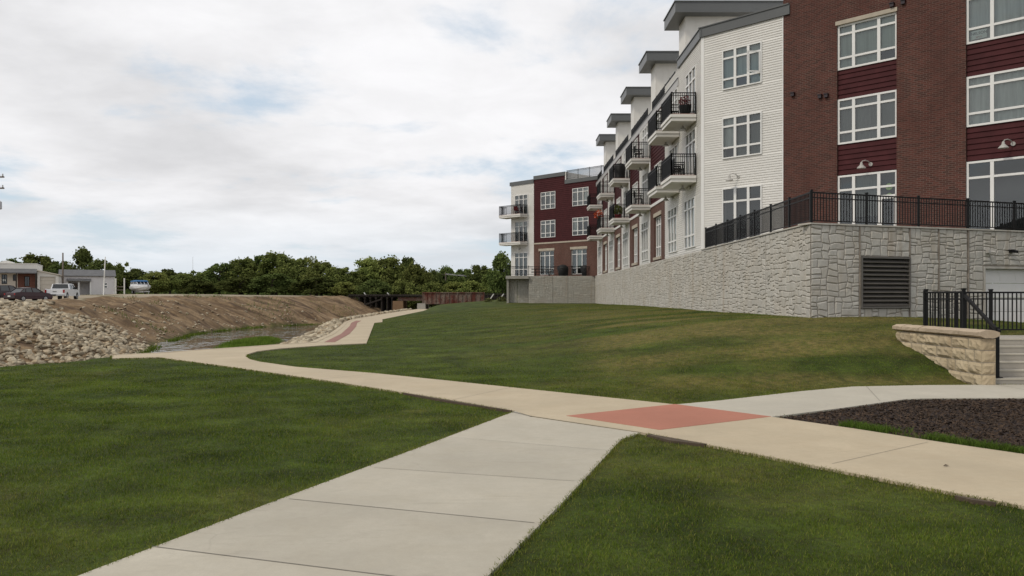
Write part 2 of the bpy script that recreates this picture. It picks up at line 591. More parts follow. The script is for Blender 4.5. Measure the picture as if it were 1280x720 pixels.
def m_rust():
    m = Mat('rusty_steel'); p = m.coord('pos')
    col = m.mix(m.rng(m.noise(m.scaled(p, (1.1, 1.1, 0.5)), 1.3, 5, 0.65), 0.40, 0.60), (0.115, 0.032, 0.022), (0.20, 0.16, 0.13))
    col = m.mix(m.rng(m.noise(p, 5, 4), 0.45, 0.7, 0, 0.8), col, (0.085, 0.026, 0.018))
    m.bump(m.noise(p, 12, 3), 0.3, 0.02)
    return m.set(col, 0.8, 0, 0.3)


M['rust'] = m_rust()


def foliage_color(m, seedv, g1, g2, dry):
    """green broken by clumps, dryness taken from the attribute 'dry'"""
    p = m.coord('pos')
    col = m.mix(m.rng(m.noise(p, 0.55, 5, 0.6), 0.32, 0.68), g1, g2)
    col = m.mix(m.rng(m.noise(p, 3.1, 4, 0.65), 0.35, 0.7, 0, 0.5), col, tuple(x * 1.25 for x in g2))
    v = m.rng(m.noise(p, 1.1, 5, 0.65, 0.4), 0.34, 0.66, 0.62, 1.30)
    mw = m.n('ShaderNodeMapping'); mw.inputs['Rotation'].default_value = (0, 0, R(-53)); mw.inputs['Scale'].default_value = (0.06, 0.9, 1); m.l(p, mw.inputs[0])
    v = m.math('MULTIPLY', v, m.rng(m.noise(mw.outputs[0], 1.0, 2), 0.38, 0.62, 0.84, 1.14))
    cv = m.n('ShaderNodeCombineColor')
    for i in range(3): m.l(v, cv.inputs[i])
    col = m.mix(1.0, col, cv.outputs[0], 'MULTIPLY')
    d = m.math('MULTIPLY', m.attr('dry'), m.rng(m.noise(p, 5.5, 5, 0.7), 0.34, 0.66, 0.25, 1.35))
    return m.mix(d, col, dry)


GRASS_A, GRASS_B, GRASS_DRY = (0.022, 0.050, 0.006), (0.102, 0.143, 0.022), (0.32, 0.255, 0.088)


def m_ground():
    m = Mat('ground'); p = m.coord('pos')
    zone = m.n('ShaderNodeAttribute', attribute_name='zone')
    sp = m.n('ShaderNodeSeparateColor'); m.l(zone.outputs['Color'], sp.inputs[0])
    lawn = foliage_color(m, 0, GRASS_A, GRASS_B, GRASS_DRY)
    lawn = m.mix(m.rng(m.noise(p, 22, 4, 0.7), 0.35, 0.65, 0, 0.6), lawn, (0.022, 0.032, 0.010))
    lawn = m.mix(m.rng(m.noise(p, 7, 5, 0.75), 0.42, 0.66, 0, 0.55), lawn, (0.040, 0.036, 0.014))
    lawn = m.mix(1.0, lawn, (0.86, 0.84, 0.86), 'MULTIPLY')  # darkened evenly to stand in for the blades' shadow on each other
    # brown cut bank: gullies run down the slope
    q = m.scaled(p, (0.35, 0.75, 1.0))
    dirt = m.mix(m.rng(m.noise(q, 0.9, 7, 0.68, 0.6), 0.34, 0.66), (0.140, 0.090, 0.048), (0.33, 0.235, 0.140))
    sk = m.n('ShaderNodeMapping'); sk.inputs['Rotation'].default_value = (0, 0, R(-24)); sk.inputs['Scale'].default_value = (0.16, 1.0, 0.3); m.l(p, sk.inputs[0])
    dirt = m.mix(m.rng(m.noise(sk.outputs[0], 1.1, 6, 0.7, 0.8), 0.46, 0.62, 0, 0.9), dirt, (0.075, 0.048, 0.032))
    dirt = m.mix(m.rng(m.noise(p, 3.5, 5, 0.7), 0.44, 0.7, 0, 0.6), dirt, (0.10, 0.072, 0.05))
    dirt = m.mix(m.rng(m.noise(p, 0.3, 4), 0.55, 0.75, 0, 0.55), dirt, (0.34, 0.235, 0.140))
    grav = m.mix(m.rng(m.noise(p, 0.35, 6, 0.6), 0.35, 0.65), (0.27, 0.225, 0.165), (0.40, 0.34, 0.255))
    grav = m.mix(m.rng(m.noise(p, 6, 4, 0.7), 0.4, 0.7, 0, 0.4), grav, (0.22, 0.18, 0.13))
    col = m.mix(sp.outputs[1], lawn, dirt)
    col = m.mix(sp.outputs[2], col, grav)
    m.bump(m.noise(p, 4.5, 7, 0.75), 0.6, 0.12)
    return m.set(col, 0.95, 0, 0.15)


M['ground'] = m_ground()


def m_leafy(name, g1, g2, dry, trans=0.3, use_dry=True, obj_var=0.0):
    m = Mat(name)
    m.t.nodes.remove(m.b)
    if use_dry: col = foliage_color(m, 0, g1, g2, dry)
    else:
        p = m.coord('pos')
        col = m.mix(m.rng(m.noise(p, 0.32, 3), 0.35, 0.65), g1, g2)
    g_ = m.n('ShaderNodeNewGeometry')
    col = m.mix(m.rng(g_.outputs['Random Per Island'], 0, 1, 0, 0.55), col, tuple(min(1, x * 1.7) for x in g2))
    col = m.mix(m.rng(g_.outputs['Random Per Island'], 0.72, 1.0, 0, 0.35), col, dry)
    if obj_var:
        oi = m.n('ShaderNodeObjectInfo')
        hs = m.n('ShaderNodeHueSaturation')
        m.put(hs.inputs['Hue'], m.rng(oi.outputs['Random'], 0, 1, 0.485, 0.512))
        m.put(hs.inputs['Value'], m.rng(oi.outputs['Random'], 0, 1, 0.72, 1.25))
        m.l(col, hs.inputs['Color']); col = hs.outputs[0]
    d = m.n('ShaderNodeBsdfDiffuse'); t = m.n('ShaderNodeBsdfTranslucent')
    m.l(col, d.inputs[0]); m.l(col, t.inputs[0])
    gl = m.n('ShaderNodeBsdfGlossy'); gl.inputs['Roughness'].default_value = 0.45; gl.inputs['Color'].default_value = (0.5, 0.5, 0.5, 1)
    mx = m.n('ShaderNodeMixShader'); mx.inputs[0].default_value = trans
    m.l(d.outputs[0], mx.inputs[1]); m.l(t.outputs[0], mx.inputs[2])
    mx2 = m.n('ShaderNodeMixShader'); mx2.inputs[0].default_value = 0.0
    m.l(mx.outputs[0], mx2.inputs[1]); m.l(gl.outputs[0], mx2.inputs[2])
    m.l(mx2.outputs[0], m.out.inputs['Surface'])
    return m.mat


M['grass_blade'] = m_leafy('grass_blade', GRASS_A, GRASS_B, GRASS_DRY, 0.3)
M['weed_blade'] = m_leafy('weed_blade', (0.04, 0.07, 0.012), (0.075, 0.125, 0.022), (0.12, 0.11, 0.03), 0.35, False)
M['reed_blade'] = m_leafy('reed_blade', (0.075, 0.13, 0.02), (0.14, 0.21, 0.035), (0.2, 0.19, 0.05), 0.35, False)
M['leaf_dark'] = m_leafy('leaf_dark', (0.050, 0.074, 0.024), (0.112, 0.140, 0.044), (0.17, 0.175, 0.06), 0.25, False, 1.0)
M['leaf_mid'] = m_leafy('leaf_mid', (0.080, 0.110, 0.032), (0.165, 0.192, 0.058), (0.24, 0.23, 0.08), 0.3, False, 1.0)
M['leaf_light'] = m_leafy('leaf_light', (0.115, 0.152, 0.042), (0.21, 0.235, 0.07), (0.29, 0.265, 0.09), 0.3, False, 1.0)
M['leaf_yellow'] = m_leafy('leaf_yellow', (0.11, 0.13, 0.05), (0.19, 0.20, 0.08), (0.25, 0.22, 0.1), 0.3, False)


def m_rock():
    m = Mat('limestone'); p = m.coord('pos')
    g_ = m.n('ShaderNodeNewGeometry'); oi = m.n('ShaderNodeObjectInfo')
    rnd = m.math('FRACT', m.math('ADD', g_.outputs['Random Per Island'], oi.outputs['Random']))
    col = m.mix(rnd, (0.20, 0.165, 0.115), (0.58, 0.51, 0.38))
    col = m.mix(m.rng(m.math('FRACT', m.math('MULTIPLY', rnd, 7.3)), 0.55, 1.0, 0, 0.6), col, (0.36, 0.25, 0.14))
    n2 = m.noise(p, 7, 5, 0.65)
    col = m.mix(m.rng(n2, 0.4, 0.7, 0, 0.5), col, (0.20, 0.16, 0.115))
    m.bump(n2, 0.5, 0.05)
    return m.set(col, 0.92, 0, 0.2)


M['rock'] = m_rock()


def m_water():
    m = Mat('creek_water'); p = m.coord('pos')
    n1 = m.noise(m.scaled(p, (1.0, 0.45, 1)), 1.5, 2, 0.5, 0.5)
    n2 = m.noise(p, 7, 3)
    m.bump(m.math('ADD', n1, m.math('MULTIPLY', n2, 0.06)), 0.6, 0.3)
    bn = [q for q in m.t.nodes if q.type == 'BUMP'][0]
    m.l(m.rng(m.noise(m.scaled(p, (0.5, 0.16, 1)), 1.0, 4, 0.6, 0.6), 0.42, 0.58, 0.05, 0.5), bn.inputs['Strength'])
    return m.set(m.mix(m.rng(n1, 0.35, 0.65), (0.026, 0.022, 0.017), (0.045, 0.04, 0.031)), 0.03, 0, 0.7)


M['water'] = m_water()
M['mulch'] = m_stone('mulch', (0.024, 0.017, 0.016), (0.035, 0.022, 0.018), 0.5, 0.8)
M['mulch_chip'] = m_stone('mulch_chip', (0.054, 0.036, 0.024), (0.105, 0.066, 0.042), 0.85, 0.4)

# ------------------------------------------------------------------ plan of the paths (metres)
TD = Vector((-0.602, 0.799)).normalized()                       # direction of the tan trail
trail_low = [g(644, 516), g(545, 499), g(412, 478), g(281, 459), g(199, 448), g(140, 449.3)]
trail_far = [g(140, 445.5), g(205.6, 442), g(297, 435.6), g(363, 431), g(396, 429)]
nose = [g(458, 430), g(400, 432.8), g(350, 436.6), g(322, 440), g(309, 444), g(307.5, 447), g(313, 450.5), g(325, 453.5), g(370, 460), g(468, 468), g(560, 477.5), g(700, 492.5), g(843.6, 507.7)]
lowR = [g(663, 522.5), g(800.6, 543), g(900, 562), g(1090, 600), g(1280, 637)]
lowR_end = (lowR[-1][0] + 4.2, lowR[-1][1] - 5.6)
topR = [g(964, 523.5), g(1071, 539), g(1175, 555.5), g(1280, 571)]
topR_end = (topR[-1][0] + 4.6, topR[-1][1] - 6.1)
W_pts = [(-22, -30), (-18, 0), (-16, 12), (-14, 17), (-12.5, 19.8), (-11.3, 22.8), (-10.3, 23.9), (-8.9, 26.3), (-7.75, 28.3), (-7.15, 29.4),
         (-7.9, 36), (-9.3, 45), (-10.45, 51.5), (-11.5, 60), (-12.1, 80), (-12.3, 100), (-12.4, 135), (-10, 260), (0, 900), (0, 3000)]
F_pts = [(-52, -30), (-42, 0), (-34, 12), (-27.5, 22), (-23.6, 30), (-20.8, 37), (-19.9, 41.5), (-20.6, 45), (-23.8, 55), (-26.6, 68), (-26.8, 76), (-25.6, 86),
         (-19.8, 97), (-15.6, 108), (-15.4, 120), (-17, 135), (-16, 260), (-8, 900), (-8, 3000)]
WX = lambda y: np.interp(y, [p[1] for p in W_pts], [p[0] for p in W_pts])
FX = lambda y: np.interp(y, [p[1] for p in F_pts], [p[0] for p in F_pts])
up_right = [(-10.2, 135), (-10.1, 100), (-9.6, 75), g(478, 399.5), g(478, 403), g(468, 404), g(458, 430)]   # right edge of the riverside path
up_left = [(WX(135) + .05, 135), (WX(100) + .05, 100), (WX(80) + .05, 80), (WX(60) + .05, 60), (WX(51.5) + .05, 51.5), (WX(45) + .05, 45), (WX(36) + .05, 36), (-7.05, 29.5)]
trail_poly = trail_low[::-1] + lowR + [lowR_end, topR_end] + topR[::-1] + [g(843.6, 507.7)] + nose[::-1][1:] + trail_far[::-1]
river_poly = up_left[::-1] + up_right
near_poly = [g(644, 516), g(663, 523.2), g(800.0, 543.6), g(776.6, 551.7), g(700, 635), g(615, 720), (-0.6 + 0.04, 2.6), (-3.1, 2.6), g(110, 720), g(375, 618), g(540, 556), g(610, 529)]
near_poly[6] = (g(615, 720)[0] - 0.7, g(615, 720)[1] - 2.0)
near_poly[7] = (g(110, 720)[0] - 0.7, g(110, 720)[1] - 2.0)
white_poly = [g(843.6, 507.7), g(964, 523.5), g(1050, 512.5), g(1132, 501), g(1160, 500), g(1280, 499.5), (15, 13.2), (15, 15.25), g(1280, 482.4), g(1150, 483.2), g(1065, 485), g(1000, 491), g(900, 502.6)]
red_poly = [g(708, 522.5), g(824.7, 540.4), g(964, 523.5), g(843.6, 507.7)]
mulch_poly = [g(968, 524.2), g(1050, 512.8), g(1132, 501.3), g(1160, 500.3), g(1280, 499.8), (15, 13.17), (15, 1.5), topR_end] + topR[::-1][:3]
FLAT = [trail_poly, river_poly, near_poly, white_poly, mulch_poly]

# ------------------------------------------------------------------ terrain heights
WALL_C = (8.84, 23.2)                                            # front corner of the stone retaining wall
WALL_D = Vector((0.943, 0.334)).normalized()
cp = []
for y in (24, 30, 40, 50, 60, 70, 80, 90): cp.append((8.8, y, 1.10 if y < 70 else 1.05))
for t in (0.3, 2, 4): cp.append((WALL_C[0] + WALL_D.x * t, WALL_C[1] + WALL_D.y * t, 1.12 - 0.01 * t))
cp += [(12, 16, -0.1), (12, 17.3, 0.2), (14, 16.5, 0.0), (15, 25.2, 0.85), (19, 26, 0.7), (11, 19.5, 0.84), (14, 19.5, 0.8), (9.0, 18.6, 0.73), (9.0, 17.8, 0.55), (9.0, 16.95, 0.36), (9.0, 16.4, 0.22), (9.0, 15.7, 0.0),
       (8.9, 21.3, 0.98), (6.5, 22, 0.92), (4, 80, 1.05), (0, 80, 1.05), (-2.5, 86, 1.12), (-5.5, 88, 0.75), (-8.5, 85, 0.22), (-9.4, 70, 0.05), (-9.0, 58, 0.02),
       (-4.5, 60, 0.40), (0, 60, 0.80), (-2, 45, 0.42), (3, 45, 0.85), (-4.5, 36, 0.10), (0, 32, 0.32), (4, 30, 0.75), (-5, 29, 0), (-6.5, 24, 0), (-3.5, 19, 0), (-1, 17.2, 0), (1.2, 15.3, 0), (3.6, 12.6, 0),
       (0.8, 22, 0.22), (4, 21, 0.62), (4.5, 17.5, 0.33), (2.5, 17, 0.14), (6.8, 16.6, 0.28), (7.2, 15.6, 0.05), (5.5, 15.4, 0.05), (6.8, 18.5, 0.58),
       (0, 0, 0), (-6, 0, 0), (6, 0, 0), (-12, 0, 0), (12, 0, 0), (-8, 12, 0), (-12, 12, 0), (-4, 8, 0), (3, 8, 0), (8, 8, 0), (12, 12, 0), (-10, 20, 0), (-6, 16, 0),
       (20, 60, 1.1), (20, 95, 1.2), (0, 110, 1.4), (-6, 112, 0.9), (20, 130, 1.6)]
cl = [(-35, 56, 1.22), (-45, 56, 1.15), (-48, 70, 1.18), (-52, 85, 1.2), (-46, 90, 1.36), (-60, 85, 1.2), (-62, 105, 1.75), (-54, 112, 2.05), (-50, 118, 2.1), (-31, 62, 1.56), (-34, 75, 1.66), (-34, 90, 1.74),
      (-30, 100, 1.78), (-22, 110, 1.72), (-40, 108, 1.95), (-60, 135, 2.1), (-20, 135, 1.8), (-34, 48, 1.2), (-40, 38, 1.1), (-45, 25, 1.0), (-60, 20, 1.0), (-70, 60, 1.1), (-70, 110, 1.8), (-38, 82, 1.6), (-40, 96, 1.75)]


def tps(c):
    P = np.array(c); n = len(P)
    def U(r2): return np.where(r2 > 1e-9, 0.5 * r2 * np.log(r2 + 1e-12), 0)
    K = U((P[:, None, 0] - P[None, :, 0]) ** 2 + (P[:, None, 1] - P[None, :, 1]) ** 2) + np.eye(n) * 0.05
    A = np.zeros((n + 3, n + 3)); A[:n, :n] = K
    A[:n, n] = 1; A[:n, n + 1:] = P[:, :2]; A[n:, :n] = A[:n, n:].T
    w = np.linalg.solve(A, np.concatenate([P[:, 2], np.zeros(3)]))
    lo, hi = P[:, 2].min(), P[:, 2].max()
    def f(x, y):
        x = np.clip(x, P[:, 0].min(), P[:, 0].max()); y = np.clip(y, P[:, 1].min(), P[:, 1].max())
        o = w[n] + w[n + 1] * x + w[n + 2] * y
        for i in range(n): o = o + w[i] * U((x - P[i, 0]) ** 2 + (y - P[i, 1]) ** 2)
        return np.clip(o, lo - 0.05, hi + 0.05)
    return f


fR, fL = tps(cp), tps(cl)
WATER_Z = -1.5


def flat_dist(x, y):
    d = np.full(x.shape, 1e9)
    for p in FLAT:
        dd = seg_dist(x, y, p, True)
        dd[in_poly(x, y, p)] = 0
        d = np.minimum(d, dd)
    return d


def Hgt(x, y, zones=False):
    x = np.asarray(x, float); y = np.asarray(y, float)
    wx, fx = WX(y), FX(y)
    near = (y > -5) & (y < 140) & (x > -30) & (x < 25)
    d = np.full(x.shape, 50.0)
    d[near] = flat_dist(x[near], y[near])
    right = fR(x, y) * sstep(0.0, 1.15, d)
    right += (vnoise(x, y, 0.55, 5, 3) - 0.5) * 0.05 * sstep(0.1, 1.5, d)
    lot = fL(x, y)
    db = fx - x                                                 # metres up the bank
    wd = np.interp(y, [0, 40, 56, 70, 95, 110], [12, 12.5, 10.5, 8.8, 9.5, 9.0])
    t = np.clip(db / wd, 0, 1)
    prof = np.where(t < 1, 1 - (1 - t) ** 1.55, 1.0)
    bank = WATER_Z - 0.12 + prof * (lot - WATER_Z + 0.12)
    gul = (vnoise(x * 0.55, y * 1.0, 0.42, 21, 5) - 0.5) * 1.5 * np.sin(np.clip(t, 0, 1) * PI) ** 0.8
    gul = gul + ((vnoise(x, y, 1.1, 33, 3) - .5) * .55) * sstep(0.02, .3, t) * (1 - sstep(.97, 1.0, t))
    bank = bank + gul * np.where(y > 50, 1.0, 0.35)
    # creek bed and the slope below the path edge
    off = wx - x
    slope_w = np.where(y > 29.5, 2.6, 0.12)
    side = np.interp(y, [0, 19, 20], [1, 1, 1])
    bed = np.where((y > 29.5) & (y < 110), np.where(off < 1.3, -0.06 - .10 * off, -0.19 - (off - 1.3) * 1.0), np.minimum(-0.05 - off / slope_w * 1.6, -0.05))
    bed = np.maximum(bed, WATER_Z - 0.25)
    isl = np.exp(-(((x + 17.7 + (y - 56) * .10) / 1.7) ** 2 + ((y - 55) / 7.0) ** 2) ** 2) * 0.46
    bed = np.maximum(bed, WATER_Z - 0.35 + isl)
    h = np.where(x >= wx, right, np.where(x < fx, bank, bed))
    if not zones: return h
    creek = (x < wx)
    g_dirt = np.where(creek & (t < 1), 1.0, 0.0)
    g_grav = np.where(creek & (t >= 1), 1.0, 0.0)
    far = sstep(118, 126, y)
    g_grav = g_grav * (1 - far); g_dirt = g_dirt * (1 - far)
    # weedy fringe at the water's edge and on the island
    fringe = creek & (db > -0.3) & (db < 0.5)
    g_dirt = np.where(fringe, 0.35, g_dirt)
    g_dirt = np.where(creek & (isl > 0.25), 0.0, g_dirt)
    edge = creek & (t > 0.93) & (vnoise(x, y, 0.25, 3, 3) > 0.62) & (y > 60)
    g_grav = np.where(edge, 0.3, g_grav)
    return h, g_dirt, g_grav


def dryness(x, y):
    b = 0.5 * vnoise(x, y, 0.22, 40, 3) + 0.5 * vnoise(x, y, 0.9, 41, 3)
    mound = sstep(1.0, 3.0, x) * sstep(13.5, 16.5, y) * (1 - sstep(24, 60, y) * 0.6)
    mound2 = sstep(-4, 2, x) * sstep(17, 24, y) * 0.45
    d = sstep(0.50, 0.80, b) * 0.30 + np.maximum(mound, mound2) * sstep(0.34, 0.62, vnoise(x * .35, y * 1.1, 0.6, 42, 4)) * 0.75
    spot = np.exp(-((x + 1.34) ** 2 + (y - 11.97) ** 2) / 0.02)
    return np.clip(d + spot * 0.9, 0, 0.92)


def build_ground():
    xs = np.concatenate([[-3000, -1500, -800, -400, -200, -120, -90], np.arange(-75, -14, 0.5), np.arange(-14, 12, 0.28), np.arange(12, 32, 0.6), [40, 60, 100, 200, 400, 800, 1500, 3000]])
    ys = np.concatenate([[-3000, -1000, -300, -100, -40, -15, -5], np.arange(-2, 34, 0.3), np.arange(34, 125, 0.45), np.arange(125, 150, 4), [160, 190, 240, 320, 500, 900, 1600, 3000, 5000]])
    X, Y = np.meshgrid(xs, ys)
    h, gd, gg = Hgt(X.ravel(), Y.ravel(), True)
    V = np.stack([X.ravel(), Y.ravel(), h], 1)
    nx, ny = len(xs), len(ys)
    i = np.arange(nx - 1)[None, :] + nx * np.arange(ny - 1)[:, None]
    i = i.ravel()
    T = np.stack([i, i + 1, i + nx + 1, i + nx], 1)
    zone = np.stack([1 - gd - gg, gd, gg, np.ones_like(gd)], 1)
    o = np_mesh('ground', V, T, M['ground'], smooth=True, attrs={'zone': ('FLOAT_COLOR', zone), 'dry': ('FLOAT', dryness(X.ravel(), Y.ravel()))})
    tag(o, kind='structure')


build_ground()


# ------------------------------------------------------------------ water
def build_water():
    ys = np.concatenate([[-30], np.arange(-10, 140, 3.0), [200, 400]])
    mb = MB()
    for a, b in zip(ys[:-1], ys[1:]):
        mb.face([(FX(a) - 0.8, a, WATER_Z), (WX(a) - 0.05, a, WATER_Z), (WX(b) - 0.05, b, WATER_Z), (FX(b) - 0.8, b, WATER_Z)])
    tag(mb.build('creek_water', M['water']), kind='structure')


build_water()


# ------------------------------------------------------------------ paths
def slab_poly(name, poly, z, mat, joints=(), jm=None, depth=0.15):
    mb = MB()
    mb.face([(x, y, z) for x, y in poly])
    n = len(poly)
    for i in range(n):
        a, b = poly[i], poly[(i + 1) % n]
        mb.face([(a[0], a[1], z), (b[0], b[1], z), (b[0], b[1], z - depth), (a[0], a[1], z - depth)])
    for a, b, w in joints:
        d = (Vector(b) - Vector(a)).normalized(); s = Vector((-d.y, d.x)) * w / 2
        mb.face([(a[0] - s.x, a[1] - s.y, z + .003), (b[0] - s.x, b[1] - s.y, z + .003), (b[0] + s.x, b[1] + s.y, z + .003), (a[0] + s.x, a[1] + s.y, z + .003)], m=1)
    o = mb.build(name, [mat, jm or M['joint']])
    return tag(o, kind='structure')


PZ = 0.03
slab_poly('trail', trail_poly, PZ, M['conc_trail'], [
    (g(1040, 583.5), g(1160, 556), 0.006), (g(560, 503.5), g(640, 486), 0.008), (g(400, 476), g(470, 468.5), 0.010), (g(663, 522.6), g(800, 543.2), 0.007), (g(640, 517), g(664, 523), 0.02)])
slab_poly('riverside_path', river_poly, PZ - 0.004, M['conc_trail'])
slab_poly('footpath', near_poly, PZ - 0.004, M['conc_path'], [
    (g(190, 688), g(620, 742), 0.010), (g(361, 627.5), g(668, 658), 0.009), (g(468, 588), g(718, 605), 0.006), (g(560, 549), g(760, 566), 0.005)])
slab_poly('side_path', white_poly, PZ - 0.002, M['conc_white'], [(g(1083, 484.8), g(1100, 503.5), 0.008), (g(1245, 482.5), g(1280, 489), 0.01)])
slab_poly('red_paving', red_poly, PZ + 0.004, M['conc_red'], depth=0.02)
# brick-red band and pale kerb along the river side of the path
bl = [(WX(y) + 0.42, y) for y in (29.5, 36, 45, 51.5, 56)]; br_ = [(WX(y) + 0.80, y) for y in (29.5, 36, 45, 51.5, 56)]
slab_poly('paving_band', bl + br_[::-1], PZ + 0.004, M['conc_band'], depth=0.02)
kl = [(WX(y) - 0.12, y) for y in (12, 17, 19.8, 22.8, 23.9, 26.3, 28.3, 29.4, 36, 45, 51.5, 60, 80, 100)]
kr = [(WX(y) + 0.12, y) for y in (12, 17, 19.8, 22.8, 23.9, 26.3, 28.3, 29.4, 36, 45, 51.5, 60, 80, 100)]
slab_poly('river_kerb', kl[3:] + kr[3:][::-1], PZ + 0.008, M['conc_trail'], depth=1.9)
slab_poly('mulch_bed', mulch_poly, 0.012, M['mulch'], depth=0.05)
# earth showing in the washed-out edge beside the trail
for nm, a, b, w in (('bare_earth', g(813, 546), g(884, 558.5), 0.16), ('bare_earth', g(1195, 624), g(1245, 633), 0.07), ('bare_earth', g(505, 493.2), g(640, 516), 0.07)):
    d = (Vector(b) - Vector(a)).normalized(); s = Vector((-d.y, d.x)) * -w
    pts = [a, b, (b[0] + s.x * .3, b[1] + s.y * .3), ((a[0] + b[0]) / 2 + s.x, (a[1] + b[1]) / 2 + s.y), (a[0] + s.x * .4, a[1] + s.y * .4)]
    slab_poly(nm, pts, 0.035, M['earth'], depth=0.04)


# ------------------------------------------------------------------ frames of the building's faces
class Fr:
    def __init__(self, o, u):
        self.o = Vector((o[0], o[1])); self.u = Vector(u).normalized()
        self.n = Vector((-self.u.y, self.u.x))
        if self.n.dot(-self.o) < 0: self.n = -self.n           # towards the camera side

    def p(self, u, d, z):
        q = self.o + self.u * u + self.n * d
        return (q.x, q.y, z)

    def at(self, px, py=None):
        k = (px - HX) / F
        u = (k * self.o.y - self.o.x) / (self.u.x - k * self.u.y)
        if py is None: return u
        Y = self.o.y + self.u.y * u
        return u, EYE + (HY - py) / F * Y

    def box(self, mb, u0, u1, d0, d1, z0, z1, m=0):
        mb.hexa([self.p(u0, d0, z0), self.p(u1, d0, z0), self.p(u1, d1, z0), self.p(u0, d1, z0)],
                [self.p(u0, d0, z1), self.p(u1, d0, z1), self.p(u1, d1, z1), self.p(u0, d1, z1)], m)


def wall_holes(mb, fr, u0, u1, z0, z1, holes, d=0.0, reveal=0.3, m=0, mr=None):
    us = sorted({u0, u1, *[h[0] for h in holes], *[h[1] for h in holes]})
    zs = sorted({z0, z1, *[h[2] for h in holes], *[h[3] for h in holes]})
    us = [u for u in us if u0 <= u <= u1]; zs = [z for z in zs if z0 <= z <= z1]
    for a, b in zip(us[:-1], us[1:]):
        for c, e in zip(zs[:-1], zs[1:]):
            cu, cz = (a + b) / 2, (c + e) / 2
            if any(h[0] < cu < h[1] and h[2] < cz < h[3] for h in holes): continue
            mb.face([fr.p(a, d, c), fr.p(b, d, c), fr.p(b, d, e), fr.p(a, d, e)], [(a, c), (b, c), (b, e), (a, e)], m)
    for h in holes: reveal_faces(mb, fr, h, d, reveal, m if mr is None else mr)


def reveal_faces(mb, fr, h, d, reveal, m):
    a, b, c, e = h
    q = d - reveal
    for (p0, p1) in (((a, c), (b, c)), ((b, c), (b, e)), ((b, e), (a, e)), ((a, e), (a, c))):
        mb.face([fr.p(p0[0], d, p0[1]), fr.p(p1[0], d, p1[1]), fr.p(p1[0], q, p1[1]), fr.p(p0[0], q, p0[1])],
                [(p0[0], p0[1]), (p1[0], p1[1]), (p1[0] + .1, p1[1] + .1), (p0[0] + .1, p0[1] + .1)], m)


def siding(mb, fr, u0, u1, z0, z1, row, holes=(), d=0.0, lip=0.024, reveal=0.3, m=0):
    n = int(math.ceil((z1 - z0) / row))
    for i in range(n):
        a = z0 + i * row; b = min(a + row, z1)
        cuts = sorted({a, b, *[h[2] for h in holes if a < h[2] < b], *[h[3] for h in holes if a < h[3] < b]})
        for c, e in zip(cuts[:-1], cuts[1:]):
            cz = (c + e) / 2
            hs = sorted([(h[0], h[1]) for h in holes if h[2] < cz < h[3]])
            x = u0; spans = []
            for h0, h1 in hs:
                if h0 > x: spans.append((x, h0))
                x = max(x, h1)
            if x < u1: spans.append((x, u1))
            dc = d + lip * (1 - (c - a) / row); de = d + lip * (1 - (e - a) / row)
            for s0, s1 in spans:
                if e - c > row * .95 and row < .15:                 # dutch lap: flat board with a cove along its top
                    c1, c2 = c + row * .58, c + row * .72
                    mb.face([fr.p(s0, dc, c), fr.p(s1, dc, c), fr.p(s1, d + lip * .95, c1), fr.p(s0, d + lip * .95, c1)], m=m)
                    mb.face([fr.p(s0, d + lip * .95, c1), fr.p(s1, d + lip * .95, c1), fr.p(s1, d + .002, c2), fr.p(s0, d + .002, c2)], m=m)
                    mb.face([fr.p(s0, d + .002, c2), fr.p(s1, d + .002, c2), fr.p(s1, d, e), fr.p(s0, d, e)], m=m)
                else:
                    mb.face([fr.p(s0, dc, c), fr.p(s1, dc, c), fr.p(s1, de, e), fr.p(s0, de, e)], [(s0, c), (s1, c), (s1, e), (s0, e)], m)
                if c == a: mb.face([fr.p(s0, d, c), fr.p(s1, d, c), fr.p(s1, dc, c), fr.p(s0, dc, c)], m=m)
    for h in holes: reveal_faces(mb, fr, h, d + lip * 0.5, reveal, m)


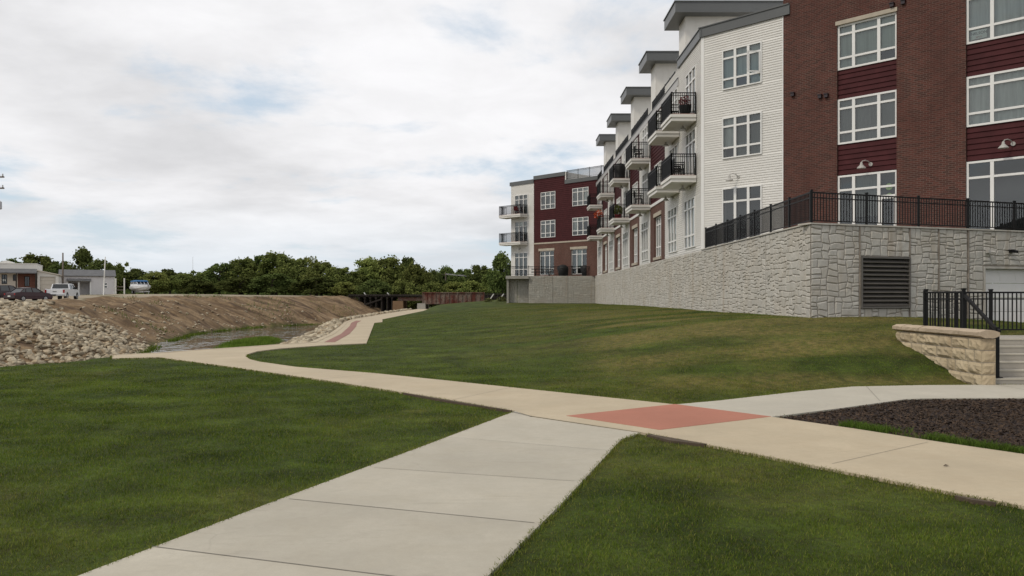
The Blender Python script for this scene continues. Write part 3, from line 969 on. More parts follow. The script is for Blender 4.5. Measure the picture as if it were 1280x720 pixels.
def window(parent, fr, h, cols, rows, d=0.0, inset=0.03, proud=0.0, look=None, trim=0.055, bar=0.058, door=False, open_pane=None):
    """h = (u0,u1,z0,z1); cols widths from u0; rows heights from the top; frame bars, glass behind them, cloth or a dark sheet behind the glass"""
    u0, u1, z0, z1 = h
    fd1 = d + proud if proud else d - inset
    fd0 = fd1 - 0.09
    mb = MB()
    cu = [u0]; s = sum(cols)
    for c in cols: cu.append(cu[-1] + (u1 - u0) * c / s)
    rz = [z1]; s = sum(rows)
    for r in rows: rz.append(rz[-1] - (z1 - z0) * r / s)
    e = 0.002
    fr.box(mb, u0 + e, u0 + trim, fd0, fd1, z0 + e, z1 - e); fr.box(mb, u1 - trim, u1 - e, fd0, fd1, z0 + e, z1 - e)
    fr.box(mb, u0 + trim, u1 - trim, fd0, fd1, z1 - trim, z1 - e); fr.box(mb, u0 + trim, u1 - trim, fd0, fd1, z0 + e, z0 + trim)
    for c in cu[1:-1]: fr.box(mb, c - bar, c + bar, fd0, fd1 - 0.004, z0 + trim, z1 - trim)
    for r in rz[1:-1]:
        for a, b in zip(cu[:-1], cu[1:]):
            aa = a + (trim if a == cu[0] else bar); bb = b - (trim if b == cu[-1] else bar)
            fr.box(mb, aa, bb, fd0, fd1 - 0.01, r - bar * .7, r + bar * .7)
    f = mb.build('window', M['white_trim'], parent)
    gm = MB()
    gd = fd0 + 0.035
    for a, b in zip(cu[:-1], cu[1:]):
        for c, e2 in zip(rz[1:], rz[:-1]):
            q4 = [fr.p(a + .03, gd, c + .02), fr.p(b - .03, gd, c + .02), fr.p(b - .03, gd, e2 - .02), fr.p(a + .03, gd, e2 - .02)]
            gm.face(q4 if fr.u.y * fr.n.x - fr.u.x * fr.n.y > 0 else q4[::-1])
    gm.build('pane', M['glass'], f)
    look = look or random.choice(['pale', 'grey', 'grey', 'green', 'room', 'grey'])
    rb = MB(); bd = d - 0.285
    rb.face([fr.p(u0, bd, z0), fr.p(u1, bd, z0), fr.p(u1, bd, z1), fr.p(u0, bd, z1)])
    rb.build('room_shade_sheet', M['dark_room'], f)  # dark sheet close behind the glass, its colour standing for the room's shade
    names = ['pale', 'grey', 'green']; main = names.index(look) if look in names else None
    bd = fd0 - 0.08
    for a0, b0 in zip(cu[:-1], cu[1:]):
        q = random.random()
        if main is None:
            if q > 0.22: continue
            mi = random.choice((0, 1)); zb = z0 + (z1 - z0) * random.uniform(.35, .8)
        else:
            mi = main if q < .72 else random.randrange(3)
            zb = z0 if q < .6 else z0 + (z1 - z0) * random.choice((.26, .26, .5, .78))
            if q > .93: continue
        amp = 0.0 if mi == 2 else 0.022
        cm_ = MB(); n = max(4, int((b0 - a0) / 0.05)); ph_ = random.uniform(0, 6)
        for i in range(n):
            a = a0 + (b0 - a0) * i / n; b = a0 + (b0 - a0) * (i + 1) / n
            da = bd + amp * math.sin(i * 1.35 + ph_ + math.sin(i * .4)); db = bd + amp * math.sin((i + 1) * 1.35 + ph_ + math.sin((i + 1) * .4))
            cm_.face([fr.p(a, da, zb), fr.p(b, db, zb), fr.p(b, db, z1), fr.p(a, da, z1)])
        cm_.build('curtain', M[('curtain_pale', 'curtain_grey', 'blind_green')[mi]], f, smooth=True)
    if open_pane:
        # a casement swung outwards on its left hinge
        a, b, c, e2 = open_pane
        om = MB(); ang = R(50); L = b - a
        def P(t, z): return fr.p(b - L * math.cos(ang) * (1 - t), fd1 + 0.01 + L * math.sin(ang) * (1 - t), z)
        for (t0, t1, za, zb) in ((0, 0.1, c, e2), (0.9, 1, c, e2), (0.1, 0.9, c, c + .06), (0.1, 0.9, e2 - .06, e2)):
            om.hexa([P(t0, za), P(t1, za), P(t1, zb), P(t0, zb)], [Vector(P(t0, za)) + Vector((fr.n.x, fr.n.y, 0)) * .03, Vector(P(t1, za)) + Vector((fr.n.x, fr.n.y, 0)) * .03, Vector(P(t1, zb)) + Vector((fr.n.x, fr.n.y, 0)) * .03, Vector(P(t0, zb)) + Vector((fr.n.x, fr.n.y, 0)) * .03])
        om.build('open_sash', M['white_trim'], f)
    return f


# ------------------------------------------------------------------ the apartment building
FC = (8.85, 36.27)
FA = Fr(FC, (0.701, -0.713))          # angled front: white bay, then dark brick
FB = Fr(FC, (0.0, 1.0))               # long front running away along the lawn
FW = Fr((8.9, 79.6), (-0.701, 0.713))  # far wing
FLOOR1 = 3.85
bld = thing('apartment_building', 'long apartment building of white siding, dark red siding and brown brick above the stone wall', 'building', (14, 40, FLOOR1))


def gooseneck(fr, u, z, d=0.0, mirror=1):
    mb = MB()
    mb.lathe(fr.p(u, d + 0.42, z), [(0.17, -0.06), (0.15, -0.02), (0.06, 0.07), (0.04, 0.16), (0.02, 0.18)], 14)
    mb.tube([fr.p(u, d + 0.42, z + .16), fr.p(u + .03 * mirror, d + 0.40, z + .22), fr.p(u + .10 * mirror, d + .30, z + .25), fr.p(u + .16 * mirror, d + .15, z + .22), fr.p(u + .2 * mirror, d + .0, z + .12)], 0.018, 8)
    c = Vector(fr.p(u + .2 * mirror, d, z + .12)); nn = Vector((fr.n.x, fr.n.y, 0))
    mb.tube([c, c + nn * 0.04], 0.075, 12)
    mb.build('wall_lamp', M['lamp_metal'], bld, smooth=False)


def rail(mb, a, b, h=1.0, posts=True, pick=0.10, pw=0.024):
    a = Vector(a); b = Vector(b); L = (b - a).length; d = (b - a) / L
    up = Vector((0, 0, 1))
    mb.bar(a + up * h, b + up * h, 0.045, 0.04); mb.bar(a + up * 0.10, b + up * 0.10, 0.035, 0.03); mb.bar(a + up * (h - .12), b + up * (h - .12), 0.03, 0.025)
    n = max(2, int(L / pick))
    for i in range(1, n):
        q = a + d * (L * i / n); mb.bar(q + up * .1, q + up * h, pw)
    if posts:
        for q in (a, b): mb.bar(q, q + up * (h + .04), 0.055)


def balcony(fr, u0, u1, z, depth=1.2, back=0.0, pw=.024):
    mb = MB()
    fr.box(mb, u0, u1, back + 0.02, back + depth, z - 0.14, z)
    fr.box(mb, u0 + .05, u1 - .05, back + 0.02, back + depth - .05, z - 0.30, z - 0.142)
    n = 6
    for i in range(n):                                        # soffit boards
        a = u0 + .08 + (u1 - u0 - .16) * i / n; b = u0 + .08 + (u1 - u0 - .16) * (i + 1) / n - .012
        fr.box(mb, a, b, back + .05, back + depth - .1, z - .315, z - .302)
    s = mb.build('balcony', M['white_panel'], bld)
    rm = MB(); e = 0.05
    rail(rm, fr.p(u0 + e, back + .06, z), fr.p(u0 + e, back + depth - e, z), pw=pw)
    rail(rm, fr.p(u0 + e, back + depth - e, z), fr.p(u1 - e, back + depth - e, z), pw=pw)
    rail(rm, fr.p(u1 - e, back + depth - e, z), fr.p(u1 - e, back + .06, z), pw=pw)
    rm.build('railing', M['black_metal'], s)
    fm = MB(); fr.box(fm, u0 + .03, u1 - .03, back + .03, back + depth - .03, z + .001, z + .03)
    fm.build('deck', M['conc_band'], s)
    return s


def front_angled():
    uw = FA.at(979.5)                                          # joint between white siding and brick
    ztop = 13.85
    # white bay
    wu0, wu1 = FA.at(903.5), FA.at(953)
    H1 = (wu0, wu1, FLOOR1 + 0.02, 6.50); H2 = (wu0, wu1, 7.80, 9.62); H3 = (wu0, wu1, 10.85, 12.62)
    mb = MB(); siding(mb, FA, 0.10, uw - 0.04, FLOOR1 - 0.1, ztop - 0.40, 0.105, [H1, H2, H3])
    mb.build('white_siding', M['white_siding'], bld)
    tm = MB()
    FA.box(tm, -0.05, 0.10, -0.1, 0.035, FLOOR1 - .1, ztop - .40)
    FA.box(tm, uw - .04, uw + .0, -0.1, 0.03, FLOOR1 - .1, ztop - .40)
    tm.build('corner_trim', M['white_trim'], bld)
    cm = MB(); FA.box(cm, -0.10, uw + .3, -0.5, 0.10, ztop - .40, ztop); FA.box(cm, -0.14, uw + .28, -0.5, 0.14, ztop + .002, ztop + .05)
    cm.build('roof_fascia', M['roof_metal'], bld)
    window(bld, FA, H3, [1, 1, 1], [.22, .52, .26], proud=0.075, look='green', open_pane=(wu1 - .62, wu1 - .05, 11.3, 12.2))
    window(bld, FA, H2, [1, 1, 1], [.22, .52, .26], proud=0.075, look='grey')
    window(bld, FA, H1, [1, 1, 1], [.23, .77], proud=0.075, look='room')
    gooseneck(FA, FA.at(918), 6.82, 0, 1)
    # dark brick piers with window strips between them
    s0, s1 = FA.at(1046.5), FA.at(1121); t0 = FA.at(1207.5); t1 = t0 + 2.95
    uend = 19.5; zb = 15.2
    recess = 0.10
    mb = MB()
    wall_holes(mb, FA, uw, uend, FLOOR1 - .1, zb, [(s0, s1, FLOOR1 - .1, 12.66), (t0, t1, FLOOR1 - .1, 12.95)], d=0.03, reveal=recess + .03)
    mb.build('brick_wall', M['brick_dark'], bld)
    rows3 = [.21, .53, .26]
    for (a, b, hd) in ((s0, s1, 12.5), (t0, t1, 12.75)):
        holes = [(a, b, FLOOR1, 6.52), (a, b, 7.76, 9.56), (a, b, 10.72, hd)]
        rw = MB(); siding(rw, FA, a, b, FLOOR1 - .1, hd + .2, 0.20, holes, d=-recess, lip=0.036, reveal=0.26)
        rw.build('red_siding', M['red_siding'], bld)
        lm = MB(); FA.box(lm, a - .05, b + .03, -.08, .06, hd + .002, hd + .155 + (.04 if a == t0 else 0)); lm.build('lintel', M['lintel_stone'], bld)
        looks = ('room', 'grey', 'green') if a == s0 else ('room', 'pale', 'pale')
        ncol = [0.78, 1.2, 0.85] if a == s0 else [0.85, 1.4, 0.85]
        for hh, lk, rr in zip(holes, looks, ([.22, .78], rows3, rows3)):
            window(bld, FA, hh, ncol, rr, d=-recess, proud=0.06, look=lk, trim=0.075)
    # terrace door in the brick strip
    dm = MB(); a = s1 - 0.62
    FA.box(dm, a, a + .07, -.03, -.01, FLOOR1 + .02, 5.6); FA.box(dm, s1 - .12, s1 - .06, -.03, -.01, FLOOR1 + .02, 5.6); FA.box(dm, a + .07, s1 - .12, -.03, -.01, 5.45, 5.6)
    dm.build('door_frame', M['white_trim'], bld)
    gooseneck(FA, (s0 + s1) / 2 - .05, 6.72, -recess + .02); gooseneck(FA, t0 + 1.25, 6.86, -recess + .02)
    cm = MB(); FA.box(cm, uw - .05, uend, -.5, .12, zb, zb + .35)
    cm.build('parapet_cap', M['roof_metal'], bld)
    for px, py in ((992, 118.5), (1026, 121), (1034, 120), (1116, 7), (1130, 3.5)):
        vm = MB(); u, z = FA.at(px, py)
        FA.box(vm, u - .07, u + .07, .03, .14, z - .07, z + .05); FA.box(vm, u - .09, u + .09, .03, .18, z + .052, z + .08)
        vm.build('vent_cap', M['paint_dark'], bld)
    # paper sign in the lower left pane of the top right window
    u, z = FA.at(1213, 56); sm = MB()
    a, b = FA.at(1213), FA.at(1232.5)
    dq = -recess - 0.003
    sgn = MB(); sgn.face([FA.p(a, dq, 10.86), FA.p(b, dq, 10.86), FA.p(b, dq, 11.17), FA.p(a, dq, 11.17)])
    so = sgn.build('window_sign', M['paper'], bld)
    for txt, mt, zz, sz in (('NELSON', M['ink'], 11.02, 0.135), ('REALTY', M['ink_red'], 10.91, 0.055)):
        cu = bpy.data.curves.new('sign_lettering', 'FONT'); cu.body = txt; cu.size = sz; cu.align_x = 'CENTER'; cu.extrude = 0.001
        tmp = bpy.data.objects.new('sign_lettering', cu); COL.objects.link(tmp)
        me = bpy.data.meshes.new_from_object(tmp.evaluated_get(bpy.context.evaluated_depsgraph_get()))
        bpy.data.objects.remove(tmp); to = bpy.data.objects.new('sign_lettering', me); COL.objects.link(to)
        me.materials.clear(); me.materials.append(mt); to.parent = so
        to.location = Vector(FA.p((a + b) / 2, dq + .004, zz)) - root_of(so)
        to.rotation_euler = (PI / 2, 0, math.atan2(FA.u.y, FA.u.x))
    st = MB()
    for px, py, r in ((1110, 233, .13), (1110.5, 244.5, .11)):
        u, z = FA.at(px, py); c = FA.p(u, -.02, z)
        pts = [FA.p(u + r * math.cos(k * PI / 8), -recess + .0, z + r * math.sin(k * PI / 8)) for k in range(16)]
        st.face(pts)
    st.build('window_sticker', M['sticker'], bld)


front_angled()

# --- long front: bays (start of each white bay), brick bays between
BAY = [41.1, 49.4, 57.7, 66.0, 74.3]
ZR = 12.95


def yb(y): return y - FC[1]


def front_long():
    ws = MB(); rs = MB(); bk = MB(); trim = MB(); cap = MB(); lint = MB(); pil = MB()
    # first white section: two doors and two big windows, two balconies on each of two floors
    hs = []
    for (a, b) in ((37.5, 39.7), (41.5, 43.7)):
        hs += [(yb(a), yb(b), 4.05, 6.42)]
    for (a, b) in ((37.35, 39.4), (41.35, 43.3)):
        hs += [(yb(a), yb(b), 7.37, 9.62), (yb(a), yb(b), 10.2, 12.55)]
    siding(ws, FB, 0.10, yb(44.8), FLOOR1 - .1, 13.45, 0.105, [h for h in hs])
    for h in hs:
        if h[2] < 5: window(bld, FB, h, [1, 1, 1], [.2, .55, .25], proud=0.075, look='pale')  # pale cloth colour stands in for bright sky reflected in these panes
        else: window(bld, FB, h, [1, 1, 1], [.24, .76], proud=0.075, look='room')
    ws.build('white_siding', M['white_siding'], bld)
    FB.box(trim, -.0, .10, -.1, .03, FLOOR1 - .1, 13.45)
    FB.box(cap, -0.1, yb(41.2), -.5, .10, 13.45, 13.85); FB.box(cap, -0.1, yb(41.2), -.5, .14, 13.852, 13.90)
    for i, y0 in enumerate(BAY):
        if i == 0: continue
        # brick / red bay before this white bay
        bk, rs, lint = MB(), MB(), MB()
        a, b = yb(y0 - 4.6), yb(y0)
        wu0, wu1 = yb(y0 - 3.5), yb(y0 - 1.4)
        h1 = (wu0, wu1, 4.04, 6.43)
        wall_holes(bk, FB, a, b, FLOOR1 - .1, 7.15, [h1], d=0.02, reveal=.3)
        h2 = (wu0 - .2, wu1 - .25, 7.85, 9.5); h3 = (wu0 - .2, wu1 - .25, 10.8, 12.45)
        siding(rs, FB, a, b, 7.32, ZR - .35, 0.20, [h2, h3], lip=.036)
        FB.box(trim, a, b, -.05, .06, 7.15, 7.318)
        window(bld, FB, h1, [1, 1, 1], [.2, .55, .25], d=.02, inset=0.1, look=random.choice(['room', 'room', 'grey']))
        window(bld, FB, h2, [1, 1, 1], [.22, .52, .26], proud=.075)
        window(bld, FB, h3, [1, 1, 1], [.22, .52, .26], proud=.075)
        FB.box(lint, wu0 - .1, wu1 + .1, -.02, .07, 6.432, 6.66); sl = MB(); FB.box(sl, wu0 - .1, wu1 + .1, -.02, .09, 3.88, 4.038)
        lint.build('lintel', M['lintel_stone'], bld); sl.build('sill', M['lintel_stone'], bld); bk.build('brick_wall', M['brick_brown'], bld); rs.build('red_siding', M['red_siding'], bld)
        ws = MB()
        # white bay
        a, b = yb(y0), yb(min(y0 + 3.7, 78.3))
        g1 = (a + .35, a + 2.75, 4.0, 6.46); g2 = (a + .3, a + 2.4, 7.37, 9.55); g3 = (a + .3, a + 2.4, 10.2, 12.45)
        siding(ws, FB, a, b, FLOOR1 - .1, ZR - .35, 0.105, [g1, g2, g3], d=.03); ws.build('white_siding', M['white_siding'], bld)
        FB.box(trim, a - .06, a + .06, -.05, .06, FLOOR1 - .1, ZR - .35); FB.box(trim, b - .06, b + .06, -.05, .06, FLOOR1 - .1, ZR - .35)
        window(bld, FB, g1, [1, 1, 1], [.2, .55, .25], d=.03, proud=.075, look='grey')
        window(bld, FB, g2, [1, 1, 1], [.24, .76], d=.03, proud=.075, look='room')
        window(bld, FB, g3, [1, 1, 1], [.24, .76], d=.03, proud=.075, look='room')
    FB.box(cap, yb(41.2), yb(79.2), -.4, .06, ZR - .35, ZR, 1); FB.box(cap, yb(41.2), yb(79.2), -.4, .09, ZR + .002, ZR + .04, 0)
    trim.build('corner_trim', M['white_trim'], bld); cap.build('roof_fascia', [M['roof_metal'], M['grey_panel']], bld)
    # stair penthouses with wide grey eaves
    for i, y0 in enumerate(BAY):
        pm = MB(); a, b = yb(y0), yb(y0 + 1.5); dpt = -6.5 if i == 0 else -5.2
        # white shaft: near side, far side and the narrow front, clad in upright panels
        for (p, q) in (((a, -.30), (b, -.30)), ((a, -.30), (a, dpt)), ((b, -.30), (b, dpt)), ((a, dpt), (b, dpt))):
            pm.face([FB.p(p[0], p[1], ZR - .4), FB.p(q[0], q[1], ZR - .4), FB.p(q[0], q[1], 16.1), FB.p(p[0], p[1], 16.1)])
        nb = 12
        for k in range(nb):
            dd = -.35 + (dpt + .4) * k / nb
            FB.box(pm, a - .012, a - .002, dd - .02, dd + .02, ZR + .05, 16.1)
        sh = pm.build('penthouse', M['white_panel'], bld)
        rm = MB(); FB.box(rm, a - .65, b + .7, dpt - .3, .35, 16.1, 16.62); FB.box(rm, a - .70, b + .75, dpt - .35, .40, 16.622, 16.68)
        rm.build('roof', M['roof_metal'], sh)
        if i > 0:
            rr = MB(); rail(rr, FB.p(yb(BAY[i - 1] + 1.6), -.1, ZR - .12), FB.p(a - .1, -.1, ZR - .12), 0.85, True, 0.10)
            q0, q1 = yb(BAY[i - 1] + 1.6), a - .1
            for k in range(1, 5): rr.bar(FB.p(q0 + (q1 - q0) * k / 5, -.1, ZR), FB.p(q0 + (q1 - q0) * k / 5, -.1, ZR + .8), .05)
            rr.build('roof_railing', M['black_metal'], bld)
    rr = MB(); rail(rr, FB.p(yb(76), -.1, ZR - .12), FB.p(yb(79), -.1, ZR - .12), 0.85); rr.build('roof_railing', M['black_metal'], bld)
    # balconies
    for y0 in (37.2, 40.9, 49.1, 57.4, 65.6, 73.9):
        for z in (7.35, 10.2): balcony(FB, yb(y0), yb(y0 + 2.45), z, 1.22, 0.03)
    # slim downpipes and small lamps under the balconies
    for y0 in BAY[1:]:
        dm = MB(); dm.tube([FB.p(yb(y0) - .22, .07, 7.4), FB.p(yb(y0) - .22, .07, ZR - .4)], .05, 8); dm.build('downpipe', M['white_trim'], bld)
    for y0 in (38.3, 42.4, 50.6, 58.9, 67.2):
        for z in (6.85, 9.75):
            gooseneck(FB, yb(y0), z, 0.03)


front_long()


def wing():
    u_mid, u_wh, u_end = FW.at(706.5), FW.at(667.5), FW.at(639)
    zl, zh, zw = 13.75, 14.62, 14.3
    holes = []
    wins = [(716, 736), (676.5, 694.5)]
    rs = MB(); bk = MB(); ws = MB(); cap = MB(); lint = MB(); trim = MB()
    for (p0, p1) in wins:
        a, b = FW.at(p1), FW.at(p0)
        for z0, z1 in ((7.95, 9.75), (10.95, 12.75)): holes.append((a, b, z0, z1))
    siding(rs, FW, -0.3, u_mid, 7.45, zl - .4, .2, [h for h in holes if h[0] < u_mid], lip=.036)
    siding(rs, FW, u_mid, u_wh, 7.45, zh - .4, .2, [h for h in holes if h[0] > u_mid], lip=.036)
    for h in holes: window(bld, FW, h, [1, 1, 1], [.22, .52, .26], proud=.075, bar=.045, look=random.choice(['grey', 'room', 'grey', 'pale']))
    h1 = [(FW.at(733.5), FW.at(714), 4.0, 6.55), (FW.at(692.5), FW.at(674.5), 4.0, 6.55)]
    wall_holes(bk, FW, -.3, u_wh, FLOOR1 - .1, 7.30, h1, d=.02)
    for h in h1:
        window(bld, FW, h, [1, 1, 1], [.2, .55, .25], d=.02, inset=.1, look='grey', bar=.045)
        lint = MB(); FW.box(lint, h[0] - .1, h[1] + .1, -.02, .07, 6.552, 6.8); lint.build('lintel', M['lintel_stone'], bld)
    FW.box(trim, -.3, u_wh, -.05, .06, 7.30, 7.448)
    dw = [(FW.at(660), FW.at(644), z0, z1) for z0, z1 in ((3.9, 6.5), (7.65, 9.9), (10.62, 12.8))]
    siding(ws, FW, u_wh, u_end, FLOOR1 - .1, zw - .4, .105, dw)
    for h in dw: window(bld, FW, h, [1, 1, 1], [.24, .76] if h[2] > 5 else [.2, .5, .3], proud=.075, look='grey', bar=.045)
    FW.box(cap, -.3, u_mid, -.5, .1, zl - .4, zl); FW.box(cap, u_mid, u_wh, -.5, .1, zh - .4, zh); FW.box(cap, u_wh, u_end + .15, -.5, .1, zw - .4, zw)
    rs.build('red_siding', M['red_siding'], bld); bk.build('brick_wall', M['brick_brown'], bld); ws.build('white_siding', M['white_siding'], bld)
    cap.build('roof_fascia', M['roof_metal'], bld); trim.build('belt_course', M['lintel_stone'], bld)
    em = MB(); FW.box(em, u_mid - .12, u_mid, -6, .02, zl, zh - .05); em.build('parapet_end', M['white_panel'], bld)
    rr = MB()
    q = u_mid - .15
    L = q + 3.5
    rail(rr, FW.p(-3.5, -.1, zl), FW.p(q, -.1, zl), .95, True, .1, .034)
    for k in range(1, 5): rr.bar(FW.p(q - L * k / 5, -.1, zl), FW.p(q - L * k / 5, -.1, zl + 1.0), .06)
    rr.build('roof_railing', M['black_metal'], bld)
    for z in (7.62, 10.6): balcony(FW, FW.at(660), u_end + 0.75, z, 1.2, pw=.036)
    gooseneck(FW, FW.at(652), 6.85)
    # solid body behind the fronts: floors, roofs, rear and end walls
    cb = MB()
    cb.hexa([(9.35, 37.1, FLOOR1 - .1), (12.0, 34.4, FLOOR1 - .1), (26, 34.4, FLOOR1 - .1), (26, 80, FLOOR1 - .1)],
            [(9.35, 37.1, 12.9), (12.0, 34.4, 12.9), (26, 34.4, 12.9), (26, 80, 12.9)])
    cb.hexa([(9.35, 37.1, FLOOR1 - .1), (26, 80, FLOOR1 - .1), (9.35, 80, FLOOR1 - .1), (9.35, 60, FLOOR1 - .1)],
            [(9.35, 37.1, 12.9), (26, 80, 12.9), (9.35, 80, 12.9), (9.35, 60, 12.9)])
    FA.box(cb, .4, 19.4, -12, -.45, FLOOR1 - .1, 13.3); FA.box(cb, 4.3, 19.4, -12, -.45, 13.31, 15.1)
    FW.box(cb, -2, u_mid, -12, -.45, FLOOR1 - .1, 13.3); FW.box(cb, u_mid + .01, u_end - .02, -12, -.45, FLOOR1 - .1, 13.85)
    cb.build('rear_wall', M['white_panel'], bld)


wing()


# ------------------------------------------------------------------ stone retaining wall with louvre and garage door
_wt = np.random.default_rng(77).random((2, 64, 64)) - .5


def warp(u, z):
    o = []
    for k, (sc, am) in enumerate(((3.1, .13), (3.1, .09))):
        x = u * sc; y = z * sc * 1.3; i = int(math.floor(x)); j = int(math.floor(y)); f = x - i; g2 = y - j
        f = f * f * (3 - 2 * f); g2 = g2 * g2 * (3 - 2 * g2); t = _wt[k]
        o.append(am * ((t[i % 64, j % 64] * (1 - f) + t[(i + 1) % 64, j % 64] * f) * (1 - g2) + (t[i % 64, (j + 1) % 64] * (1 - f) + t[(i + 1) % 64, (j + 1) % 64] * f) * g2))
    return o


def ashlar(mb, fr, u0, u1, z0, z1, d=0.0, skip=(), rs=random.Random(3), relief=1.0):
    """random squared stones, each a rough cushion of its own"""
    U0, U1, Z0, Z1, ph = u0, u1, z0, z1, rs.uniform(0, 6)
    def split(a, b, c, e):
        w, h = b - a, e - c
        if w > 0.78 or (w > 0.42 and rs.random() < 0.62 and w > h * 0.9):
            s = a + w * rs.uniform(0.36, 0.64); split(a, s, c, e); split(s, b, c, e); return
        if h > 0.34 or (h > 0.22 and rs.random() < 0.55):
            s = c + h * rs.uniform(0.36, 0.64); split(a, b, c, s); split(a, b, s, e); return
        cu, cz = (a + b) / 2, (c + e) / 2
        if any(k[0] - .02 < cu < k[1] + .02 and k[2] - .02 < cz < k[3] + .02 for k in skip): return
        gap = 0.006; base = len(mb.v); amp = rs.uniform(.014, .028) * relief; tilt = rs.uniform(-.007, .007) * relief; tz = rs.uniform(-.009, .009) * relief
        nx, nz = max(1, int(w / .15)), max(1, int(h / .13))
        ss = [0] + [.03 / w + (1 - .06 / w) * i / nx for i in range(nx + 1)] + [1]
        ts = [0] + [.025 / h + (1 - .05 / h) * i / nz for i in range(nz + 1)] + [1]
        jx = [rs.uniform(-.016, .016) for _ in range(4)]
        NX = len(ss); NZ = len(ts)
        for j, t in enumerate(ts):
            for i, q in enumerate(ss):
                edge = i in (0, NX - 1) or j in (0, NZ - 1)
                dd = -0.010 if edge else amp + rs.uniform(-.006, .006) * relief + tilt * (q - .5) * 2 + tz * (t - .5) * 2
                uu = a + gap + (w - 2 * gap) * q + jx[0] * (t - .5) * (1 if q < .5 else -1)
                zz = c + gap + (h - 2 * gap) * t + jx[2] * (q - .5) * (1 if t > .5 else .6)
                wu, wz = warp(uu + ph * 7, zz)
                fu = min(1, (uu - U0) / .1, (U1 - uu) / .1); fz = min(1, (zz - Z0) / .1, (Z1 - zz) / .1)
                mb.v.append(fr.p(uu + wu * max(0, fu), d + dd, zz + wz * max(0, fz)))
        for j in range(NZ - 1):
            for i in range(NX - 1):
                q = base + j * NX + i
                mb.f.append((q, q + 1, q + NX + 1, q + NX)); mb.uv.append(None); mb.m.append(0)
    w = u1 - u0; n = max(1, round(w / 2.4))
    for k in range(n):
        a = u0 + w * k / n; b = u0 + w * (k + 1) / n
        m_ = max(1, round((z1 - z0) / 1.0))
        zc = [z0] + sorted(z0 + (z1 - z0) * (q + rs.uniform(-.12, .12)) / m_ for q in range(1, m_)) + [z1]
        for c, e in zip(zc[:-1], zc[1:]): split(a, b, c, e)


FS = Fr((8.80, 23.2), (0, 1))          # long stone face
FD = Fr((8.80, 23.2), WALL_D)          # front stone face


